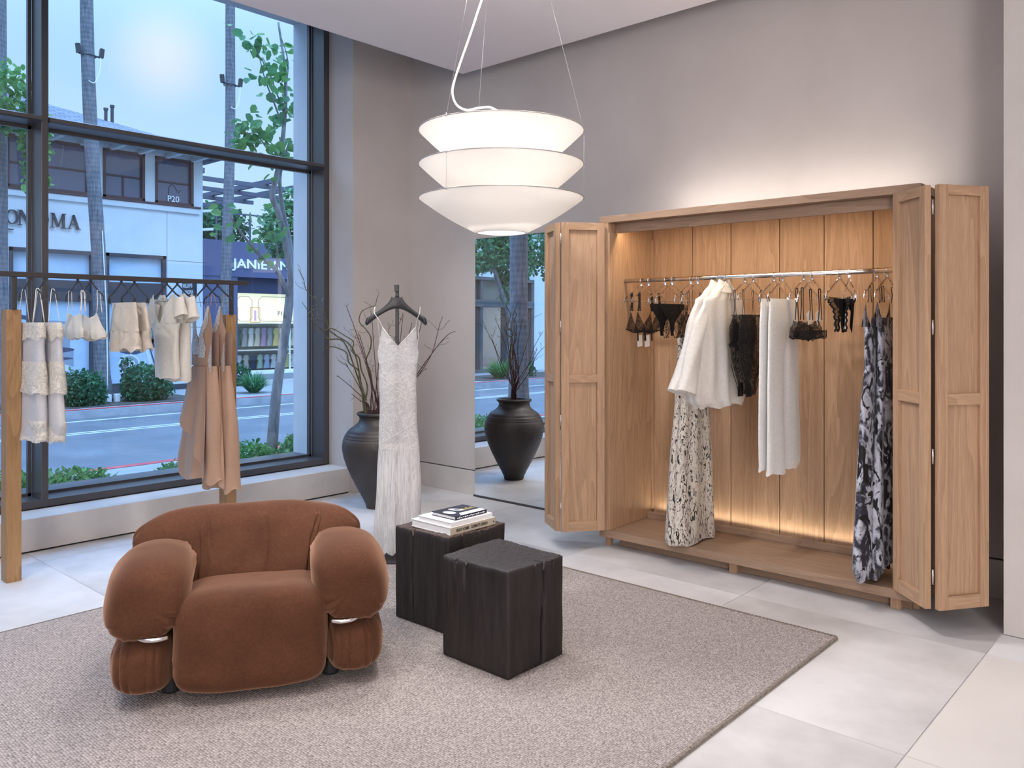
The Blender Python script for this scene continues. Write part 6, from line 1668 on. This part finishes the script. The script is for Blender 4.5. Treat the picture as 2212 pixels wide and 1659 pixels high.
def foliage(blobs, size, rr, shell=True, ratio=.62):
    b = MB(); lv, lf = leafshape(size, ratio)
    for (c, r, n_) in blobs:
        r = r if isinstance(r, tuple) else (r, r, r)
        for k in range(n_):
            while True:
                d = Vector((rr.uniform(-1, 1), rr.uniform(-1, 1), rr.uniform(-1, 1)))
                if .05 < d.length <= 1: break
            if shell: d = d.normalized() * (0.55 + 0.5 * rr.random() ** .6) * (1 + .25 * noise.noise(d * 2.3 + Vector(c)))
            p = Vector((c[0] + d.x * r[0], c[1] + d.y * r[1], c[2] + d.z * r[2]))
            if p.z < -.04: p.z = -.03 + .05 * rr.random()
            M = Matrix.Translation(p) @ rndrot(rr) @ Matrix.Scale(rr.uniform(.6, 1.25), 4)
            b._add([tuple(M @ Vector(q)) for q in lv], lf)
    return b
def shrub(label, blobs, size, m, seed, name='shrub', cat='bush', grp=None, stems=True, ratio=.6):
    rr = random.Random(seed)
    c = blobs[0][0]
    r = thing(name, label, cat, (c[0], c[1], -0.045), 0, grp)
    foliage(blobs, size, rr, True, ratio).build('foliage', m, r, kind='stuff')
    if stems:
        b = MB()
        for (cc_, rad, n_) in blobs:
            for k in range(5): b.tube([(cc_[0] + rr.uniform(-.05, .05), cc_[1] + rr.uniform(-.05, .05), -.045), (cc_[0] + rr.uniform(-.2, .2), cc_[1] + rr.uniform(-.2, .2), cc_[2] + .1)], .008, 5)
        b.build('stem', BARK, r)
    return r
shrub('round dark green bush left of the palm foot across the street', [((-15.75, 5.78, .22), (.42, .42, .34), 2600)], .07, LEAF3, 1, grp='bushes at the palm foot')
shrub('round dark green bush right of the palm foot across the street', [((-15.85, 7.02, .25), (.40, .45, .38), 2600), ((-16.1, 6.75, .55), (.12, .12, .25), 150)], .07, LEAF3, 2, grp='bushes at the palm foot')
shrub('dark shrub in front of the brown shop, mirrored', [((-16.0, -8.3, .15), (.4, .5, .3), 1500)], .08, LEAF3, 3)
shrub('grey bush at the foot of the lit navy shop', [((-18.2, 10.2, .15), (.35, .40, .33), 1600)], .06, LEAF3, 4)
def straps(label, c, rad, n_, L, seed, m=None):
    rr = random.Random(seed); r = thing('grass_clump', label, 'grass', (c[0], c[1], -.045))
    b = MB()
    for k in range(n_):
        a = rr.uniform(0, 2 * PI); l = L * rr.uniform(.6, 1.1); out = rr.uniform(.3, 1.0)
        p0 = Vector((c[0] + rad * .2 * math.cos(a), c[1] + rad * .2 * math.sin(a), -.045)); d = Vector((math.cos(a), math.sin(a), 0)); s = Vector((-d.y, d.x, 0)) * .010
        prev = None
        pts = [p0 + d * rad * out * t + Vector((0, 0, l * (1.5 * t - 1.1 * t * t * out))) for t in (0, .35, .7, 1)]
        vs = []
        for i, p in enumerate(pts): w = (1, 1, .7, .1)[i]; vs += [tuple(p - s * w), tuple(p + s * w)]
        b._add(vs, [(0, 1, 3, 2), (2, 3, 5, 4), (4, 5, 7, 6)])
    b.build('blades', m or GRASSM, r, kind='stuff')
straps('green strappy grass clump at the kerb before the navy shop', (-15.9, 9.35), .42, 420, .42, 1)
straps('pale grass clump by the kerb seen in the mirror', (-15.7, -7.1), .5, 420, .5, 2, LEAF4)
straps('small grass clump at the right end of the lit shop front', (-16.2, 11.6), .35, 260, .35, 3)
shrub('low light green hedge plants under the window beside the oak post', [((-7.6, 2.15, .05), (.45, .55, .16), 1500), ((-7.7, 2.75, .03), (.35, .35, .13), 700), ((-7.5, 1.5, .06), (.4, .4, .2), 900)], .055, LEAF4, 5, 'hedge', 'plant', None, False)
shrub('low green hedge plants around the foot of the thin street tree', [((-7.7, 4.45, .04), (.35, .28, .16), 900), ((-7.6, 5.1, .06), (.35, .35, .18), 1100), ((-7.5, 5.7, .08), (.3, .4, .2), 700)], .055, LEAF4, 6, 'hedge', 'plant', None, False)
shrub('small pale hedge tuft outside the window behind the gown hem', [((-7.45, 3.55, .02), (.22, .16, .13), 450)], .05, LEAF4, 8, 'hedge', 'plant', None, False)
# thin street tree close to the window
nt_ = thing('street_tree', 'thin leaning street tree with round leaves just outside the window', 'tree', (-7.8, 4.79, -0.05))
tp = smooth_path([(-7.8, 4.788, -.05), (-7.8, 4.855, .69), (-7.8, 4.94, 1.19), (-7.8, 5.03, 1.74), (-7.8, 5.035, 2.0), (-7.8, 4.94, 2.45), (-7.8, 4.86, 2.69), (-7.8, 4.805, 2.82), (-7.8, 4.87, 3.09), (-7.8, 4.94, 3.5), (-7.8, 4.97, 4.1), (-7.8, 4.88, 4.7)], 5)
MB().tube(tp, [max(.012, .062 * (1 - .18 * (p.z)) if p.z < 4.5 else .01) for p in tp], 14).build('trunk', BARK, nt_, smooth=True)
for pts, r in (([(-7.8, 5.03, 1.72), (-7.78, 4.87, 1.99), (-7.75, 4.73, 2.085), (-7.72, 4.57, 2.2), (-7.7, 4.40, 2.36), (-7.7, 4.25, 2.55)], .030), ([(-7.8, 4.98, 1.5), (-7.9, 5.10, 2.2), (-7.95, 5.02, 2.75), (-7.92, 4.98, 3.1), (-7.9, 5.1, 3.5)], .038),
                ([(-7.8, 4.86, 1.99), (-7.7, 4.80, 2.25), (-7.65, 4.70, 2.42)], .016), ([(-7.8, 4.95, 3.55), (-7.75, 4.8, 3.8), (-7.72, 4.66, 4.05), (-7.7, 4.55, 4.4)], .012), ([(-7.8, 4.90, 3.2), (-7.75, 4.72, 3.3), (-7.7, 4.55, 3.42), (-7.7, 4.42, 3.4)], .012),
                ([(-7.8, 4.97, 4.0), (-7.8, 5.0, 4.3), (-7.78, 4.9, 4.55)], .010), ([(-7.8, 4.94, 3.75), (-7.85, 4.80, 4.15), (-7.85, 4.72, 4.3)], .009)):
    q = smooth_path(pts, 4); MB().tube(q, [r * (1 - .75 * i / len(q)) for i in range(len(q))], 8).build('branch', BARK, nt_, smooth=True)
rr = random.Random(5)
lmesh = []
for k in range(4):
    v_, f_ = leafshape(.10, .92, .10 + .02 * k)
    q = MB(); q._add(v_, f_); lmesh.append(q.mesh('leaf', [LEAF1, LEAF4][k % 2]))
cl = [((-7.7, 4.56, 4.40), .14, 24), ((-7.72, 4.68, 4.15), .14, 22), ((-7.8, 4.86, 4.10), .16, 24), ((-7.8, 4.95, 3.78), .15, 26), ((-7.8, 4.99, 4.4), .13, 14), ((-7.7, 4.44, 3.38), .15, 26), ((-7.72, 4.58, 3.42), .15, 30), ((-7.75, 4.78, 3.25), .16, 30), ((-7.75, 4.62, 3.62), .12, 14), ((-7.9, 5.0, 3.35), .16, 20), ((-7.7, 4.35, 2.5), .14, 16), ((-7.66, 4.70, 2.44), .13, 16), ((-7.75, 4.6, 2.25), .12, 10)]
for c, r, n_ in cl:
    for k in range(n_):
        d = Vector((rr.gauss(0, 1), rr.gauss(0, 1), rr.gauss(0, 1))) * r * .62
        o = bpy.data.objects.new('leaf', lmesh[rr.randrange(4)]); COL.objects.link(o); o.parent = nt_
        M = Matrix.Translation(Vector(c) + d - LOC[nt_.name]) @ rndrot(rr, .5) @ Matrix.Scale(rr.uniform(.75, 1.25), 4)
        o.matrix_local = M
def tree(label, base, trunks, blobs, size, seed, m=LEAF2):
    r = thing('street_tree', label, 'tree', base); q_ = random.Random(seed)
    for pts, rad in trunks:
        q = smooth_path(pts, 5); MB().tube(q, [rad * (1 - .7 * i / len(q)) for i in range(len(q))], 10).build('trunk' if rad > .05 else 'branch', BARK, r, smooth=True)
    foliage(blobs, size, q_).build('foliage', m, r, kind='stuff')
tree('leafy street tree in front of the navy shop and its pergola', (-16.0, 10.95, -.05), [([(-16.0, 10.95, -.05), (-16, 10.95, 1.4), (-16.0, 10.85, 2.4), (-16, 10.7, 3.6)], .08), ([(-16.0, 10.9, 2.0), (-16, 10.5, 2.6), (-16, 10.0, 3.2)], .04), ([(-16, 10.85, 2.4), (-16, 11.2, 3.2), (-16, 11.3, 3.9)], .045)],
     [((-16.0, 10.15, 3.5), (.5, .5, .62), 900), ((-16.0, 10.75, 3.15), (.5, .5, .6), 800), ((-16, 11.15, 4.1), (.6, .5, .62), 1000), ((-16.0, 11.4, 3.4), (.5, .4, .5), 600), ((-16, 10.5, 4.2), (.4, .35, .3), 350), ((-16, 11.0, 2.6), (.3, .3, .3), 150)], .12, 3)
tree('dense dark tree behind the terrace railing of the navy shop', (-21.5, 10.9, 3.56), [([(-21.5, 10.9, 3.56), (-21.5, 10.9, 4.5)], .06)], [((-21.5, 10.6, 4.1), (.6, .8, .55), 1500), ((-22.0, 11.9, 4.2), (.6, .8, .6), 1200)], .13, 4, LEAF3)
tree('bright green street tree partly behind the palm at the left edge', (-15.6, 4.9, -.05), [([(-15.6, 4.9, -.05), (-15.6, 4.92, 2.5), (-15.6, 4.95, 4.2)], .07)], [((-15.6, 4.98, 4.6), (.3, .22, .65), 500), ((-15.6, 4.5, 5.2), (.4, .5, .6), 500), ((-15.6, 5.0, 3.9), (.2, .18, .3), 150)], .13, 6, LEAF4)
tree('forked street tree before the brown shop, seen in the mirror', (-15.6, -7.6, -.05), [([(-15.6, -7.6, -.05), (-15.6, -7.6, 1.2), (-15.6, -7.5, 1.7)], .15), ([(-15.6, -7.5, 1.6), (-15.6, -7.1, 2.4), (-15.6, -6.7, 3.2), (-15.6, -6.4, 4.2)], .09), ([(-15.6, -7.5, 1.6), (-15.6, -7.7, 2.5), (-15.6, -7.9, 3.6), (-15.6, -8.1, 5)], .09), ([(-15.6, -6.85, 2.9), (-15.6, -6.4, 3.1), (-15.6, -5.9, 2.9)], .04)],
     [((-15.6, -6.6, 3.5), (.7, .7, .5), 900), ((-15.6, -7.5, 3.4), (.7, .6, .8), 1200), ((-15.6, -6.1, 3.1), (.4, .4, .25), 300), ((-15.6, -8.4, 4.0), (.8, .8, 1.0), 1500), ((-15.6, -6.8, 4.6), (1, 1, .8), 1400), ((-15.6, -7.4, 2.5), (.3, .3, .5), 250)], .13, 7)
tree('wide green street tree at the right side of the mirror image', (-15.6, -10.6, -.05), [([(-15.6, -10.6, -.05), (-15.6, -10.5, 1.4), (-15.6, -10.1, 2.4), (-15.6, -9.6, 3.2)], .10), ([(-15.6, -10.4, 1.6), (-15.6, -10.9, 2.8), (-15.6, -11, 4)], .07)],
     [((-15.6, -9.9, 3.7), (.8, .8, .7), 1500), ((-15.6, -10.9, 3.9), (.8, .9, .9), 1600), ((-15.6, -9.6, 2.9), (.5, .4, .3), 350)], .13, 8)
